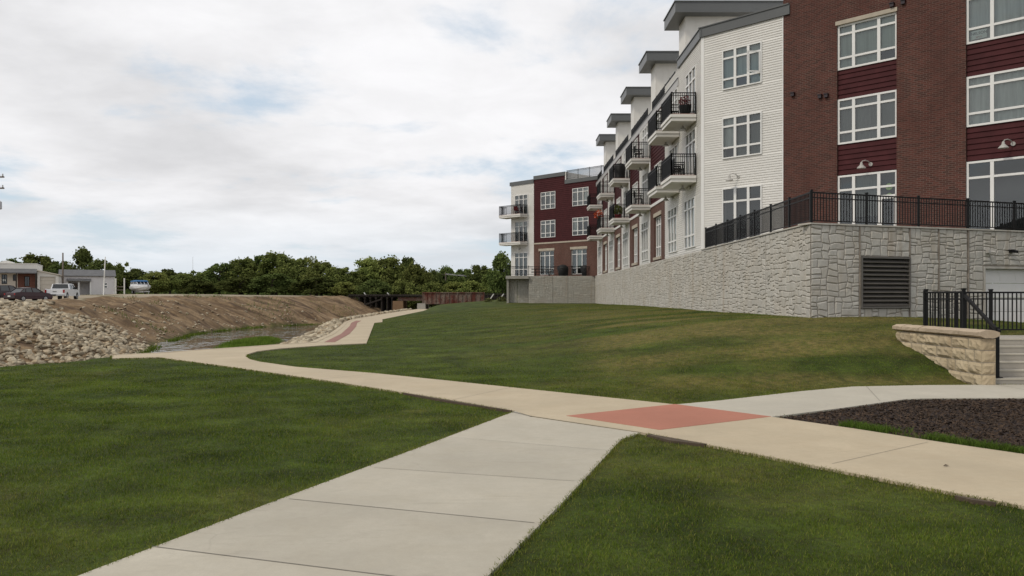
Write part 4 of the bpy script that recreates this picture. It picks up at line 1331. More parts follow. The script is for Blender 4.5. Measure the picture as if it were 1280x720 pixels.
def retaining_wall():
    rw = thing('retaining_wall', 'tall grey split-face stone retaining wall carrying the fenced terrace at the lawn edge', 'wall', (9.2, 24, 1.0))
    z0, z1 = 0.55, FLOOR1 - .045
    lv = (FD.at(1075), FD.at(1136.5), 1.36, 2.90)
    gd = (FD.at(1231.5), FD.at(1231.5) + 2.9, 0.30, 2.60)
    core = MB()
    wall_holes(core, FD, 0, 12.5, 0.2, FLOOR1 - .05, [lv, gd], d=-.012, reveal=.3)
    wall_holes(core, FS, 0, 57.0, 0.2, FLOOR1 - .05, [], d=-.012)
    core.build('wall_core', M['stone_grout'], rw)
    st = MB(); r1 = random.Random(5)
    for a, b, c, e in ((0.01, lv[0] - .03, z0, z1), (lv[0], lv[1], z0, lv[2] - .01), (lv[0], lv[1], lv[3] + .01, z1), (lv[1] + .03, 4.85, z0, z1), (4.88, 6.05, z0, z1), (6.12, gd[0] - .09, z0, z1),
                       (gd[0] - .08, gd[1] + .02, gd[3] + .11, z1), (gd[1] + .03, 12.4, z0, z1)):
        ashlar(st, FD, a, b, c, e, 0, (), r1, .7)
    y = 0.02
    while y < 56.8:
        ashlar(st, FS, y, min(y + 4.0, 56.9), z0, z1, 0, (), r1, .6); y += 4.05
    st.build('stone_facing', M['stone_wall'], rw)
    cp_ = MB()
    FD.box(cp_, -.04, 12.5, -.5, .045, z1 + .0, FLOOR1); FS.box(cp_, .5, 13.0, -.45, .045, z1 + .0, FLOOR1 - .002)
    cp_.build('coping', M['stone_wall'], rw)
    # joints between panels
    jm = MB()
    for u in (lv[0] - .015, lv[1] + .015, 4.865, 6.085):
        FD.box(jm, u - .018, u + .018, -.01, .03, z0 + .3 if u > 1 else z0, z1)
    jm.build('joint_strip', M['stone_grout'], rw)
    lm = MB(); a, b, c, e = lv
    nl = 11
    for k in range(nl):
        zb = c + .06 + (e - c - .12) * k / nl; zt = zb + (e - c - .12) / nl * .78
        lm.hexa([FD.p(a + .05, .04, zb), FD.p(b - .05, .04, zb), FD.p(b - .05, -.10, zt), FD.p(a + .05, -.10, zt)],
                [FD.p(a + .05, .055, zb + .02), FD.p(b - .05, .055, zb + .02), FD.p(b - .05, -.085, zt + .02), FD.p(a + .05, -.085, zt + .02)])
    for q in ((a, a + .05, c, e), (b - .05, b, c, e), (a + .05, b - .05, c, c + .05), (a + .05, b - .05, e - .05, e)): FD.box(lm, q[0], q[1], -.1, .07, q[2], q[3])
    lo = lm.build('louvre', M['louver_grey'], rw)
    bk_ = MB(); bk_.face([FD.p(a, -.2, c), FD.p(b, -.2, c), FD.p(b, -.2, e), FD.p(a, -.2, e)]); bk_.build('louvre_back', M['dark_room'], lo)
    gm = MB(); a, b, c, e = gd; n = 5
    for k in range(n):
        FD.box(gm, a + .02, b - .02, -.24, -.18, c + (e - c) * k / n + .006, c + (e - c) * (k + 1) / n - .006)
        for q in range(4):
            w = (b - a - .04) / 4
            FD.box(gm, a + .02 + q * w + .10, a + .02 + (q + 1) * w - .10, -.18, -.172, c + (e - c) * k / n + .09, c + (e - c) * (k + 1) / n - .09)
    gm.build('garage_door', M['garage_white'], rw)
    fm = MB(); FD.box(fm, a - .07, a + .0, -.02, .015, c, e + .07); FD.box(fm, a, b, -.02, .015, e + .0, e + .07); fm.build('garage_frame', M['stone_wall'], rw)
    for px, py, nm, mt in ((1234, 314.5, 'wall_lamp', 'lamp_metal'), (1263, 314, 'security_camera', 'black_metal')):
        u, z = FD.at(px, py); cm = MB(); FD.box(cm, u - .11, u + .05, .03, .14, z - .05, z + .05); cm.tube([FD.p(u, .1, z), FD.p(u + .09, .2, z - .03)], .045, 8)
        cm.build(nm, M[mt], rw)
    # terrace floor behind the wall
    tf = MB(); e = FLOOR1 - .06
    tf.face([FD.p(.1, -.1, e), FD.p(12.4, -.1, e), FA.p(18.5, -.3, e), FA.p(0.1, -.3, e), (8.95, 36.0, e)])
    tf.build('terrace_floor', M['conc_step'], rw)


retaining_wall()


def fence(root, pts, h, spacing, base=lambda x, y: FLOOR1, gap=0.09, pick=0.105, pw=0.06):
    """black picket fence: each panel and each post a part"""
    for a, b in zip(pts[:-1], pts[1:]):
        a = Vector(a); b = Vector(b); L = (b - a).length
        n = max(1, round(L / spacing)); d = (b - a) / n
        for k in range(n):
            p, q = a + d * k, a + d * (k + 1)
            P = Vector((p.x, p.y, base(p.x, p.y))); Q = Vector((q.x, q.y, base(q.x, q.y)))
            up = Vector((0, 0, 1)); mb = MB()
            mb.bar(P + up * h, Q + up * h, .04, .04); mb.bar(P + up * (h - .15), Q + up * (h - .15), .03, .03); mb.bar(P + up * gap, Q + up * gap, .03, .03)
            m_ = int((Q - P).length / pick)
            for i in range(1, m_):
                s = P.lerp(Q, i / m_); mb.bar(s + up * gap, s + up * h, .021)
            mb.build('picket_panel', M['black_metal'], root)
            pm = MB(); pm.bar(P, P + up * (h + .05), pw); pm.box(P.x - pw * .62, P.x + pw * .62, P.y - pw * .62, P.y + pw * .62, P.z + h + .05, P.z + h + .08)
            pm.build('post', M['black_metal'], root)
    P = Vector((b.x, b.y, base(b.x, b.y))); pm = MB(); pm.bar(P, P + Vector((0, 0, h + .05)), pw); pm.build('post', M['black_metal'], root)


tfence = thing('terrace_fence', 'black picket fence along the edge of the terrace above the stone retaining wall', 'fence', (8.96, 23.35, FLOOR1))
c0 = FD.p(.12, -.13, 0)
fence(tfence, [(8.96, 36.1), (c0[0], c0[1])], 0.90, 1.72, gap=.08)
e0 = FD.p(12.3, -.13, 0)
fence(tfence, [(c0[0] + .02, c0[1] + .005), (e0[0], e0[1])], 0.90, 2.04, gap=.08)


# ------------------------------------------------------------------ concrete base and deck under the far wing
def wing_base():
    t = thing('concrete_wall', 'plain concrete terrace wall with overhanging slab below the far wing', 'wall', (5, 80, 1.0))
    mb = MB()
    for a, b in ((8.78, 6.1), (6.07, 4.6), (4.57, 2.15)):
        mb.box(b, a, 80.0, 80.5, 0.6, FLOOR1 - .06)
    mb.box(2.15, 2.6, 80.51, 88, .6, FLOOR1 - .36); mb.box(-.05, 1.0, 80.75, 81.2, .6, FLOOR1 - .36); mb.box(1.04, 2.14, 80.75, 81.2, .6, FLOOR1 - .36); mb.box(-.05, .15, 80.3, 80.74, .6, FLOOR1 - .36)
    mb.build('base_wall', M['conc_grey'], t)
    fw = Fr((8.78, 79.995), (-1, 0)); sf = MB(); r2 = random.Random(9)
    for a, b in ((0, 2.66), (2.70, 4.19), (4.23, 6.63)): ashlar(sf, fw, a, b, .62, FLOOR1 - .08, 0, (), r2, .7)
    fv = Fr((2.14, 80.745), (-1, 0))
    for a, b in ((0.01, 1.09), (1.13, 2.18)): ashlar(sf, fv, a, b, .62, FLOOR1 - .38, 0, (), r2, .7)
    sf.build('stone_facing', M['stone_base'], t)
    sl = MB(); sl.box(-.15, 2.145, 79.75, 90, FLOOR1 - .355, FLOOR1 - .05); sl.box(2.15, 8.78, 80.51, 90, FLOOR1 - .3, FLOOR1 - .055)
    sl.build('deck_slab', M['conc_grey'], t)
    f = thing('deck_fence', 'thin black railing round the terrace of the far wing', 'fence', (4, 80, FLOOR1))
    fence(f, [(8.7, 80.2), (-.05, 80.0), (-.05, 87.5)], .88, 2.2, gap=.08, pick=.13, pw=.05)
    # picnic table, two covered grills
    z = FLOOR1 - .05
    pt = thing('picnic_table', 'dark picnic table with benches on the far terrace', 'table', (3.6, 82.0, z))
    m1 = MB(); m1.box(2.5, 4.7, 81.65, 82.35, z + .70, z + .75); m1.build('tabletop', M['timber_dark'], pt)
    for yy in (81.15, 82.65):
        m2 = MB(); m2.box(2.5, 4.7, yy, yy + .28, z + .42, z + .46); m2.build('bench', M['timber_dark'], pt)
    for xx in (2.9, 4.3):
        m3 = MB(); m3.bar((xx, 81.3, z), (xx, 82.0, z + .7), .08); m3.bar((xx, 82.8, z), (xx, 82.05, z + .7), .08); m3.bar((xx, 81.25, z + .38), (xx, 82.85, z + .38), .06)
        m3.build('leg', M['timber_dark'], pt)
    for xx, lab in ((5.65, 'rounded black covered grill between the two ground windows of the far wing'), (8.0, 'rounded black covered grill in the inner corner of the far terrace')):
        gm = MB(); gm.lathe((xx, 81.0, z), [(.40, 0), (.48, .1), (.52, .45), (.55, .75), (.50, .95), (.32, 1.1), (.05, 1.16)], 12)
        gm.v = [(a + .06 * math.sin(b * 9 + c * 5), b + .05 * math.sin(a * 11 + c * 3), c) for a, b, c in gm.v]
        tag(gm.build('covered_grill', M['cover_black'], origin=(xx, 81.0, z), smooth=True), lab, 'grill', 'covered grills on the far terrace')


wing_base()


# ------------------------------------------------------------------ things on the balconies
def balcony_things():
    z = 10.23
    # planter of red flowers in a black tub, nearest top balcony
    x, y = 8.35, 37.55
    t = thing('flower_tub', 'black tub of dark red flowers on the nearest top balcony', 'planter', (x, y, z))
    mb = MB(); mb.lathe((x, y, z), [(.2, 0), (.26, .2), (.3, .42), (.28, .44)], 14); mb.build('tub', M['cover_black'], t)
    leafball('flowers', (x, y, z + .62), .30, 220, M['red_cloth'], t, .09)
    # iron chairs
    def chair(x, y, z, rz, lab, mt='black_metal'):
        c = thing('patio_chair', lab, 'chair', (x, y, z), rz, 'chairs on the balconies')
        m1 = MB(); m1.box(-.23, .23, -.23, .23, .42, .45); m1.build('seat', M[mt], c, local=True)
        m2 = MB(); m2.box(-.23, .23, .21, .24, .5, .92)
        m2.build('backrest', M[mt], c, local=True)
        for sx in (-.2, .2):
            for sy in (-.2, .2):
                m3 = MB(); m3.bar((sx, sy, 0), (sx, sy, .42), .03); m3.build('leg', M[mt], c, local=True)
            m4 = MB(); m4.box(sx * 1.15 - .02, sx * 1.15 + .02, -.2, .22, .62, .65); m4.bar((sx * 1.15, -.18, .45), (sx * 1.15, -.18, .62), .025); m4.build('armrest', M[mt], c, local=True)
    chair(8.2, 38.4, 7.38, R(90), 'black metal chair on the nearest lower balcony, the nearer of two')
    chair(8.25, 39.1, 7.38, R(80), 'black metal chair on the nearest lower balcony, the farther of two')
    chair(8.2, 50.2, 10.23, R(100), 'black metal chair on the third top balcony from the near end')
    chair(8.2, 50.0, 7.38, R(70), 'black metal chair on the lower balcony next to the first brick strip')
    u = FW.at(650); p = FW.p(u, .6, 10.63)
    chair(p[0], p[1], 10.63, R(20), 'red chair on the top balcony of the far white wing', 'red_cloth')
    # covered grill on the fourth balcony, flower box with orange blooms
    mb = MB(); mb.lathe((8.2, 58.2, 10.23), [(.36, 0), (.4, .5), (.42, .9), (.3, 1.12), (.05, 1.18)], 12)
    tag(mb.build('covered_grill', M['cover_black'], origin=(8.2, 58.2, 10.23), smooth=True), 'black covered grill on the fourth top balcony', 'grill', None)
    t = thing('flower_box', 'hanging box of orange flowers on a lower balcony rail', 'planter', (7.62, 66.6, 8.2))
    m1 = MB(); m1.box(7.52, 7.72, 66.1, 67.1, 8.2, 8.4); m1.build('box', M['timber_dark'], t)
    leafball('flowers', (7.6, 66.6, 8.55), .42, 260, M['orange_petals'], t, .12)
    t = thing('potted_plant', 'leafy green potted plant behind the rail of a lower balcony', 'plant', (8.1, 58.6, 7.38))
    m1 = MB(); m1.lathe((8.1, 58.6, 7.38), [(.16, 0), (.24, .35)], 12); m1.build('pot', M['red_cloth'], t)
    leafball('foliage', (8.1, 58.6, 8.05), .4, 260, M['leaf_mid'], t, .14)


def leafball(name, c, r, n, mat, parent, s):
    P = RNG.normal(size=(n, 3)); P /= np.linalg.norm(P, axis=1)[:, None]
    P = P * r * (RNG.random((n, 1)) ** .4) + np.array(c) - np.array(root_of(parent))
    V, T = leaf_quads(P, s)
    np_mesh(name, V, T, mat, parent)


def leaf_quads(P, s, flat=0.0):
    n = len(P)
    a = RNG.normal(size=(n, 3)); a[:, 2] *= (1 - flat); a /= np.linalg.norm(a, axis=1)[:, None]
    b = np.cross(a, RNG.normal(size=(n, 3))); b /= np.linalg.norm(b, axis=1)[:, None] + 1e-9
    sz = s * (0.6 + 0.8 * RNG.random((n, 1)))
    A = a * sz * .5; B = b * sz * .33
    V = np.stack([P - A, P + B, P + A, P - B], 1).reshape(-1, 3)
    return V, np.arange(4 * n).reshape(-1, 4)


balcony_things()


# ------------------------------------------------------------------ steps, block wall, handrail and fence at the right
def steps_area():
    SX = 9.29
    st = thing('concrete_steps', 'short flight of pale concrete steps rising beside the tan block wall', 'steps', (11.5, 15.3, 0))
    for k in range(6):
        y0 = 15.3 + .33 * k; z = .135 * (k + 1)
        mb = MB(); mb.box(SX, 14.4, y0, y0 + .33 if k < 5 else 18.55, -.1 if k == 0 else z - .14, z)
        mb.build('step', M['conc_step'], st, bevel=0.012)
        nm = MB(); nm.box(SX, 14.4, y0 - .012, y0 + .05, z - .028, z + .003); nm.build('nosing', M['conc_white'], st)
    # tan split-faced block wall running back beside the steps
    bw = thing('block_wall', 'low tan split-face block wall with rounded cap stones beside the steps', 'wall', (9.2, 17.2, 0))
    mb = MB(); rr = random.Random(8)
    z = -.25; course = .232; y1 = 19.2; k = 0
    fr = Fr((9.02, 15.2), (0, 1)); fr.n = Vector((-1, 0))
    while z < .86:
        u = -.0 if k % 2 == 0 else -.0
        first = True
        while u < 3.3:
            w = rr.choice((.30, .45, .45, .60)); 
            if first and k % 2: w = .25
            first = False
            e = min(u + w, 3.3); nx = max(3, int((e - u) / .07)); nz = 4; base = len(mb.v)
            amp = rr.uniform(.025, .055)
            for j in range(nz + 1):
                for i in range(nx + 1):
                    edge = i in (0, nx) or j in (0, nz)
                    dd = 0 if edge else amp + rr.uniform(-.024, .022)
                    mb.v.append(fr.p(u + .006 + (e - u - .012) * i / nx, dd, z + .006 + (course - .012) * j / nz))
            for j in range(nz):
                for i in range(nx):
                    q = base + j * (nx + 1) + i; mb.f.append((q, q + 1, q + nx + 2, q + nx + 1)); mb.uv.append(None); mb.m.append(0)
            u = e
        # end face towards the path
        nx, nz = 5, 4; base = len(mb.v); amp = rr.uniform(.015, .03)
        for j in range(nz + 1):
            for i in range(nx + 1):
                edge = i in (0, nx) or j in (0, nz)
                dd = 0 if edge else amp + rr.uniform(-.01, .01)
                mb.v.append((9.02 + 0.26 * i / nx, 15.2 - dd, z + .006 + (course - .012) * j / nz))
        for j in range(nz):
            for i in range(nx):
                q = base + j * (nx + 1) + i; mb.f.append((q, q + 1, q + nx + 2, q + nx + 1)); mb.uv.append(None); mb.m.append(0)
        z += course; k += 1
    mb.build('block_facing', M['stone_tan'], bw)
    ztop = z
    cm = MB(); cm.box(9.022, 9.28, 15.203, 18.5, -.3, ztop - .005); cm.build('wall_core', M['stone_grout'], bw)
    cap = MB()
    u = 15.12; 
    while u < 18.55:
        e = min(u + rr.uniform(.62, .8), 18.58)
        n = 8; rings = []
        ns = 6
        for s in range(ns + 1):
            yy = u + .006 + (e - u - .012) * s / ns; base = len(cap.v); rings.append(base)
            for q in range(n):
                a = 2 * PI * q / n + PI / 8
                ex = .185 * math.copysign(min(1, abs(math.cos(a)) * 1.18), math.cos(a)); ez = .075 * math.copysign(min(1, abs(math.sin(a)) * 1.18), math.sin(a))
                cap.v.append((9.13 + ex + rr.uniform(-.008, .008), yy, ztop + .08 + ez + rr.uniform(-.006, .006)))
        for s in range(ns):
            for q in range(n):
                q2 = (q + 1) % n; cap.f.append((rings[s] + q, rings[s] + q2, rings[s + 1] + q2, rings[s + 1] + q)); cap.uv.append(None); cap.m.append(0)
        for b in (rings[0], rings[-1]): cap.f.append(tuple(b + q for q in range(n))); cap.uv.append(None); cap.m.append(0)
        u = e
    cap.build('cap', M['stone_cap'], bw, smooth=False)
    # handrail down the left side of the steps
    hr = thing('handrail', 'sloping black metal handrail on two posts at the edge of the steps', 'handrail', (9.56, 15.4, .13))
    a = Vector((9.43, 15.42, .135)); b = Vector((9.68, 16.95, .81)); up = Vector((0, 0, 1))
    m1 = MB(); m1.bar(a + up * .93, b + up * .93, .055, .06); m1.bar(a + up * .95, a + Vector((0, -.10, .90)), .05, .05); m1.build('rail', M['black_metal'], hr)
    for p, h in ((a, .98), (b, .98)):
        m2 = MB(); m2.bar(p, p + up * h, .075); m2.box(p.x - .08, p.x + .08, p.y - .08, p.y + .08, p.z, p.z + .02); m2.build('post', M['black_metal'], hr)
    sf = thing('stair_fence', 'black picket fence round the landing at the top of the steps', 'fence', (9.6, 18.4, .81))
    fence(sf, [(9.70, 17.0), (9.62, 18.42)], 0.98, 1.6, base=lambda x, y: .82, pick=.10, gap=.12)
    fence(sf, [(9.66, 18.45), (14.2, 18.55)], 0.98, 1.75, base=lambda x, y: .82, pick=.10, gap=.12)


steps_area()


# ------------------------------------------------------------------ left side: shop, shed, poles, cars, boat
def shop():
    Y = 104.0; k = Y / F; z0 = 1.62
    X = lambda px: (px - HX) * k
    Z = lambda py: EYE + (HY - py) * k
    t = thing('corner_shop', 'low beige shop with flat white parapet, grey awning and brick corner', 'building', (X(20), Y + 3, z0))
    fr = Fr((X(-60), Y - 3), (.905, .425))
    U = lambda px: fr.at(px)
    win = [(U(2), U(9), Z(355), Z(343)), (U(16), U(20), Z(351), Z(343)), (U(30.5), U(37), Z(358), Z(345)), (U(-30), U(-18), Z(357), Z(344))]
    mb = MB(); wall_holes(mb, fr, 0, U(22), z0 - .3, Z(336), win[:2] + win[3:], d=0); mb.build('front_wall', M['shop_beige'], t)
    mb = MB(); wall_holes(mb, fr, U(22), U(45.5), z0 - .3, Z(336), [win[2]], d=.0); mb.build('brick_corner', M['brick_shop'], t)
    for h in win:
        wm = MB(); a, b, c, e = h
        for q in ((a, a + .08, c, e), (b - .08, b, c, e), (a + .08, b - .08, c, c + .08), (a + .08, b - .08, e - .08, e), ((a + b) / 2 - .03, (a + b) / 2 + .03, c + .08, e - .08)): fr.box(wm, q[0], q[1], -.12, -.04, q[2], q[3])
        o = wm.build('window', M['timber_dark'], t)
        gm = MB(); gm.face([fr.p(a, -.1, c), fr.p(b, -.1, c), fr.p(b, -.1, e), fr.p(a, -.1, e)]); gm.build('pane', M['car_glass'], o)
    pm = MB(); fr.box(pm, 0, U(45.5), -8, .06, Z(336), Z(329.5)); fr.box(pm, 0, U(45.5) + .05, -8.05, .1, Z(329.5), Z(328.7)); pm.build('parapet', M['shop_white'], t)
    am = MB()
    am.hexa([fr.p(0, .07, Z(340.5)), fr.p(U(47), .07, Z(340.5)), fr.p(U(47), 1.3, Z(341.8)), fr.p(0, 1.3, Z(341.8))],
            [fr.p(0, .07, Z(335.6)), fr.p(U(46.5), .07, Z(335.6)), fr.p(U(47), 1.3, Z(340.6)), fr.p(0, 1.3, Z(340.6))])
    am.build('awning', M['shingle'], t)
    for px in (21.8, 46, -14):
        qm = MB(); fr.box(qm, U(px) - .07, U(px) + .07, 1.1, 1.24, z0 - .2, Z(341)); qm.build('awning_post', M['timber_dark'], t)
    gb = MB(); a, b = U(-10), U(17)
    gb.hexa([fr.p(a, -3, Z(329)), fr.p(b, -3, Z(329)), fr.p(b, -7.5, Z(329)), fr.p(a, -7.5, Z(329))], [fr.p((a + b) / 2 - .2, -3, Z(324.5)), fr.p((a + b) / 2 + .2, -3, Z(324.5)), fr.p((a + b) / 2 + .2, -7.5, Z(324.5)), fr.p((a + b) / 2 - .2, -7.5, Z(324.5))])
    gb.build('rear_gable', M['shop_white'], t)
    # lean-to garage at the right with a sloping roof
    gm = MB(); a, b, ym = U(47), U(73), 1.0
    h = (U(50.3), U(69.5), z0, Z(345.3))
    pts = [(a, z0 - .3), (h[0], z0 - .3), (h[0], h[3]), (h[1], h[3]), (h[1], z0 - .3), (b, z0 - .3), (b, Z(344)), (U(62), Z(341.5)), (a, Z(338))]
    gm.face([fr.p(a, .3, z0 - .3), fr.p(h[0], .3, z0 - .3), fr.p(h[0], .3, h[3]), fr.p(a, .3, Z(338.2))])
    gm.face([fr.p(a, .3, Z(338.2)), fr.p(h[0], .3, h[3]), fr.p(h[1], .3, h[3]), fr.p(b, .3, Z(343.7))])
    gm.face([fr.p(h[1], .3, z0 - .3), fr.p(b, .3, z0 - .3), fr.p(b, .3, Z(343.7)), fr.p(h[1], .3, h[3])])
    gm.face([fr.p(b, .3, z0 - .3), fr.p(b, -8, z0 - .3), fr.p(b, -8, Z(343.7)), fr.p(b, .3, Z(343.7))])
    gm.face([fr.p(a, .3, z0 - .3), fr.p(a, -.0, z0 - .3), fr.p(a, -.0, Z(338.2)), fr.p(a, .3, Z(338.2))])
    gm.build('garage_wall', M['shop_white'], t)
    rm = MB(); rm.hexa([fr.p(a - .1, .5, Z(338)), fr.p(b + .2, .5, Z(343.6)), fr.p(b + .2, -8, Z(343.6)), fr.p(a - .1, -8, Z(338))], [fr.p(a - .1, .5, Z(336.8)), fr.p(b + .2, .5, Z(342.4)), fr.p(b + .2, -8, Z(342.4)), fr.p(a - .1, -8, Z(336.8))])
    rm.build('garage_roof', M['shop_beige'], t)
    dm = MB(); n = 5
    for q in range(n): fr.box(dm, h[0], h[1], .10, .16, h[2] + (h[3] - h[2]) * q / n + .01, h[2] + (h[3] - h[2]) * (q + 1) / n - .01)
    dm.build('garage_door', M['shop_beige'], t)
    sm = MB(); fr.box(sm, U(45.4), U(45.5), -8, -.01, z0 - .3, Z(336)); sm.build('side_wall', M['shop_beige'], t)
    sg = MB(); sg.face([fr.p(U(3.4), -.05, Z(351.5)), fr.p(U(7.2), -.05, Z(351.5)), fr.p(U(7.2), -.05, Z(349)), fr.p(U(3.4), -.05, Z(349))]); sg.build('window_notice', M['paper'], t)


def shed():
    Y = 112.0; k = Y / F; z0 = 2.0
    X = lambda px: (px - HX) * k
    Z = lambda py: EYE + (HY - py) * k
    t = thing('garden_shed', 'long light grey shed with dark shingle roof and recessed porch', 'building', (X(110), Y + 2, z0))
    fr = Fr((X(80), Y - 1), (.88, .47)); U = lambda px: fr.at(px)
    L = U(143)
    por = (U(84), U(113.5), z0 - .2, Z(352)); win = (U(130.2), U(134), Z(359.8), Z(353.5))
    mb = MB(); n = 0
    siding(mb, fr, 0, L, z0 - .2, Z(345.2), .16, [por, win], lip=.012, reveal=.12)
    for u in (0, L):
        mb.face([fr.p(u, 0, z0 - .2), fr.p(u, -5, z0 - .2), fr.p(u, -5, Z(345.2)), fr.p(u, -2.5, Z(337.4)), fr.p(u, 0, Z(345.2))])
    mb.face([fr.p(0, -5, z0 - .2), fr.p(L, -5, z0 - .2), fr.p(L, -5, Z(345.2)), fr.p(0, -5, Z(345.2))])
    mb.build('wall', M['shed_grey'], t)
    rm = MB()
    for s in (0, 1):
        d0, d1 = (.25, -2.5) if s == 0 else (-5.25, -2.5)
        rm.hexa([fr.p(-.2, d0, Z(345.4)), fr.p(L + .2, d0, Z(345.4)), fr.p(L + .2, d1, Z(337.2)), fr.p(-.2, d1, Z(337.2))], [fr.p(-.2, d0, Z(344.6)), fr.p(L + .2, d0, Z(344.6)), fr.p(L + .2, d1, Z(336.4)), fr.p(-.2, d1, Z(336.4))])
    rm.build('roof', M['shingle'], t)
    bm_ = MB(); fr.box(bm_, por[0], por[1], -1.5, -1.4, z0 - .2, por[3]); fr.box(bm_, por[0], por[0] + .05, -1.4, -.02, z0 - .2, por[3]); bm_.build('porch_wall', M['shed_grey'], t)
    pb = MB(); fr.box(pb, U(85), U(97), -1.39, -1.3, z0 - .1, Z(354)); pb.build('porch_panel', M['brick_shop'], t)
    for px in (84, 98.5, 113.2):
        qm = MB(); fr.box(qm, U(px) - .1, U(px) + .1, -.05, .16, z0 - .2, Z(351.8)); qm.build('porch_post', M['white_trim'], t)
    am = MB(); am.hexa([fr.p(U(83.5), .02, Z(350.5)), fr.p(U(114), .02, Z(350.5)), fr.p(U(114), .5, Z(351.6)), fr.p(U(83.5), .5, Z(351.6))], [fr.p(U(83.5), .02, Z(348.3)), fr.p(U(114), .02, Z(348.3)), fr.p(U(114), .5, Z(350.6)), fr.p(U(83.5), .5, Z(350.6))])
    am.build('porch_roof', M['shingle'], t)
    wm = MB(); a, b, c, e = win
    for q in ((a - .06, a + .03, c, e), (b - .03, b + .06, c, e), (a + .03, b - .03, e - .05, e + .05), (a + .03, b - .03, c - .05, c + .05), (a + .03, b - .03, (c + e) / 2 - .08, (c + e) / 2 + .08)): fr.box(wm, q[0], q[1], -.04, .04, q[2], q[3])
    o = wm.build('window', M['white_trim'], t)
    gm = MB(); gm.face([fr.p(a, -.06, c), fr.p(b, -.06, c), fr.p(b, -.06, e), fr.p(a, -.06, e)]); gm.build('pane', M['car_glass'], o)
    tm = MB(); fr.box(tm, L - .08, L + .04, -.05, .05, z0 - .2, Z(345.4)); fr.box(tm, -.04, .08, -.05, .05, z0 - .2, Z(345.4)); tm.build('corner_trim', M['white_trim'], t)


shop(); shed()


def hz(x, y): return float(Hgt(np.array([x]), np.array([y]))[0])


def pole(name, px, Y, ytop, r, mat, label, cat='pole', lean=0.0, base_z=None):
    x = (px - HX) / F * Y; zb = hz(x, Y) if base_z is None else base_z; zt = EYE + (HY - ytop) / F * Y
    mb = MB(); mb.tube([(x, Y, zb - .2), (x + lean * .5, Y, (zb + zt) / 2), (x + lean, Y, zt)], [r * 1.1, r, r * .8], 10)
    return tag(mb.build(name, M[mat], origin=(x, Y, zb), smooth=True), label, cat)


pole('wooden_pole', 78.6, 108.5, 316, .11, 'wood_pole', 'weathered wooden pole standing between the shop garage and the grey shed')
pole('flagpole', 129.3, 108, 321, .075, 'pale_post', 'slim white flagpole in front of the grey shed', lean=.25)
pole('antenna_mast', 241, 190, 321, .045, 'galvanised', 'thin grey mast rising above the trees right of the boat', 'mast')


def sign_frame():
    Y = 113; z = hz((150 - HX) / F * Y, Y)
    t = thing('sign_frame', 'two pale upright posts joined by two crossbars beside the grey shed', 'sign', ((150 - HX) / F * Y, Y, z))
    for px in (144.7, 155.4):
        x = (px - HX) / F * Y; mb = MB(); mb.box(x - .07, x + .07, Y - .07, Y + .07, z - .2, EYE + (HY - 347.8) / F * Y); mb.build('post', M['pale_post'], t)
    for zz in (z + 1.0, z + .55):
        mb = MB(); mb.box((145 - HX) / F * Y, (155 - HX) / F * Y, Y - .02, Y + .02, zz, zz + .12); mb.build('crossbar', M['wood_pole'], t)


sign_frame()


def edge_pole():
    Y = 60; k = Y / F; x = (-9 - HX) * k; z = hz(x, Y)
    t = thing('utility_pole', 'wooden utility pole whose crossarm tips and transformer show at the left picture edge', 'utility pole', (x, Y, z))
    Z = lambda py: EYE + (HY - py) * k
    mb = MB(); mb.tube([(x, Y, z - .3), (x, Y, Z(214))], [.17, .12], 12); mb.build('pole', M['wood_pole'], t, smooth=True)
    for py, w in ((221.5, 15), (235.5, 15)):
        m2 = MB(); m2.box(x - w * k, x + w * k, Y - .16, Y - .04, Z(py) - .05, Z(py) + .05); a = m2.build('crossarm', M['wood_pole'], t)
        for sx in (-14, -9, 9, 13.4):
            m3 = MB(); m3.lathe((x + sx * k, Y - .1, Z(py) + .05), [(.04, 0), (.07, .05), (.04, .09), (.06, .14), (.03, .2)], 8); m3.build('insulator', M['galvanised'], a)
    m4 = MB(); m4.lathe((x + 9.5 * k, Y - .25, Z(262)), [(.2, 0), (.24, .05), (.24, .55), (.16, .62), (.05, .66)], 14); m4.build('transformer', M['galvanised'], t, smooth=False)
    m5 = MB(); m5.bar((x, Y - .2, Z(258)), (x + 9.5 * k, Y - .25, Z(258)), .06); m5.bar((x, Y - .1, Z(230)), (x + 9 * k, Y - .1, Z(222)), .04); m5.build('bracket', M['wire'], t)


edge_pole()


def far_line():
    Y = 150; k = Y / F
    P = []
    for i, (px, top) in enumerate(((557, 343.0), (690, 342))):
        x = (px - HX) * k; z = 1.6; zt = EYE + (HY - top) * k
        t = thing('utility_pole', ('thin utility pole standing among the trees above the rusty bridge', 'thin utility pole hidden behind the far wing, at the end of the wires')[i], 'utility pole', (x, Y, z), group=None)
        mb = MB(); mb.tube([(x, Y, z - .3), (x, Y, zt + .4)], [.14, .09], 8); mb.build('pole', M['wood_pole'], t)
        m2 = MB(); m2.box(x - .7, x + .7, Y - .04, Y + .04, zt - .03, zt + .04); m2.build('crossarm', M['wood_pole'], t)
        P.append((x, zt))
        if i == 0: pass
    (x0, z0), (x1, z1) = P
    mb = MB()
    for off in (-.6, 0, .6):
        pts = [(x0 + (x1 - x0) * s / 16, Y + off * .3, z0 + .08 + (z1 - z0) * s / 16 - 1.2 * 4 * (s / 16) * (1 - s / 16) * .5 + off * .15) for s in range(17)]
        mb.tube(pts, .035, 5)
    tag(mb.build('power_line', M['wire'], origin=(x0, Y, z0)), 'sagging power wires running right from the far pole above the trees', 'wires')


far_line()


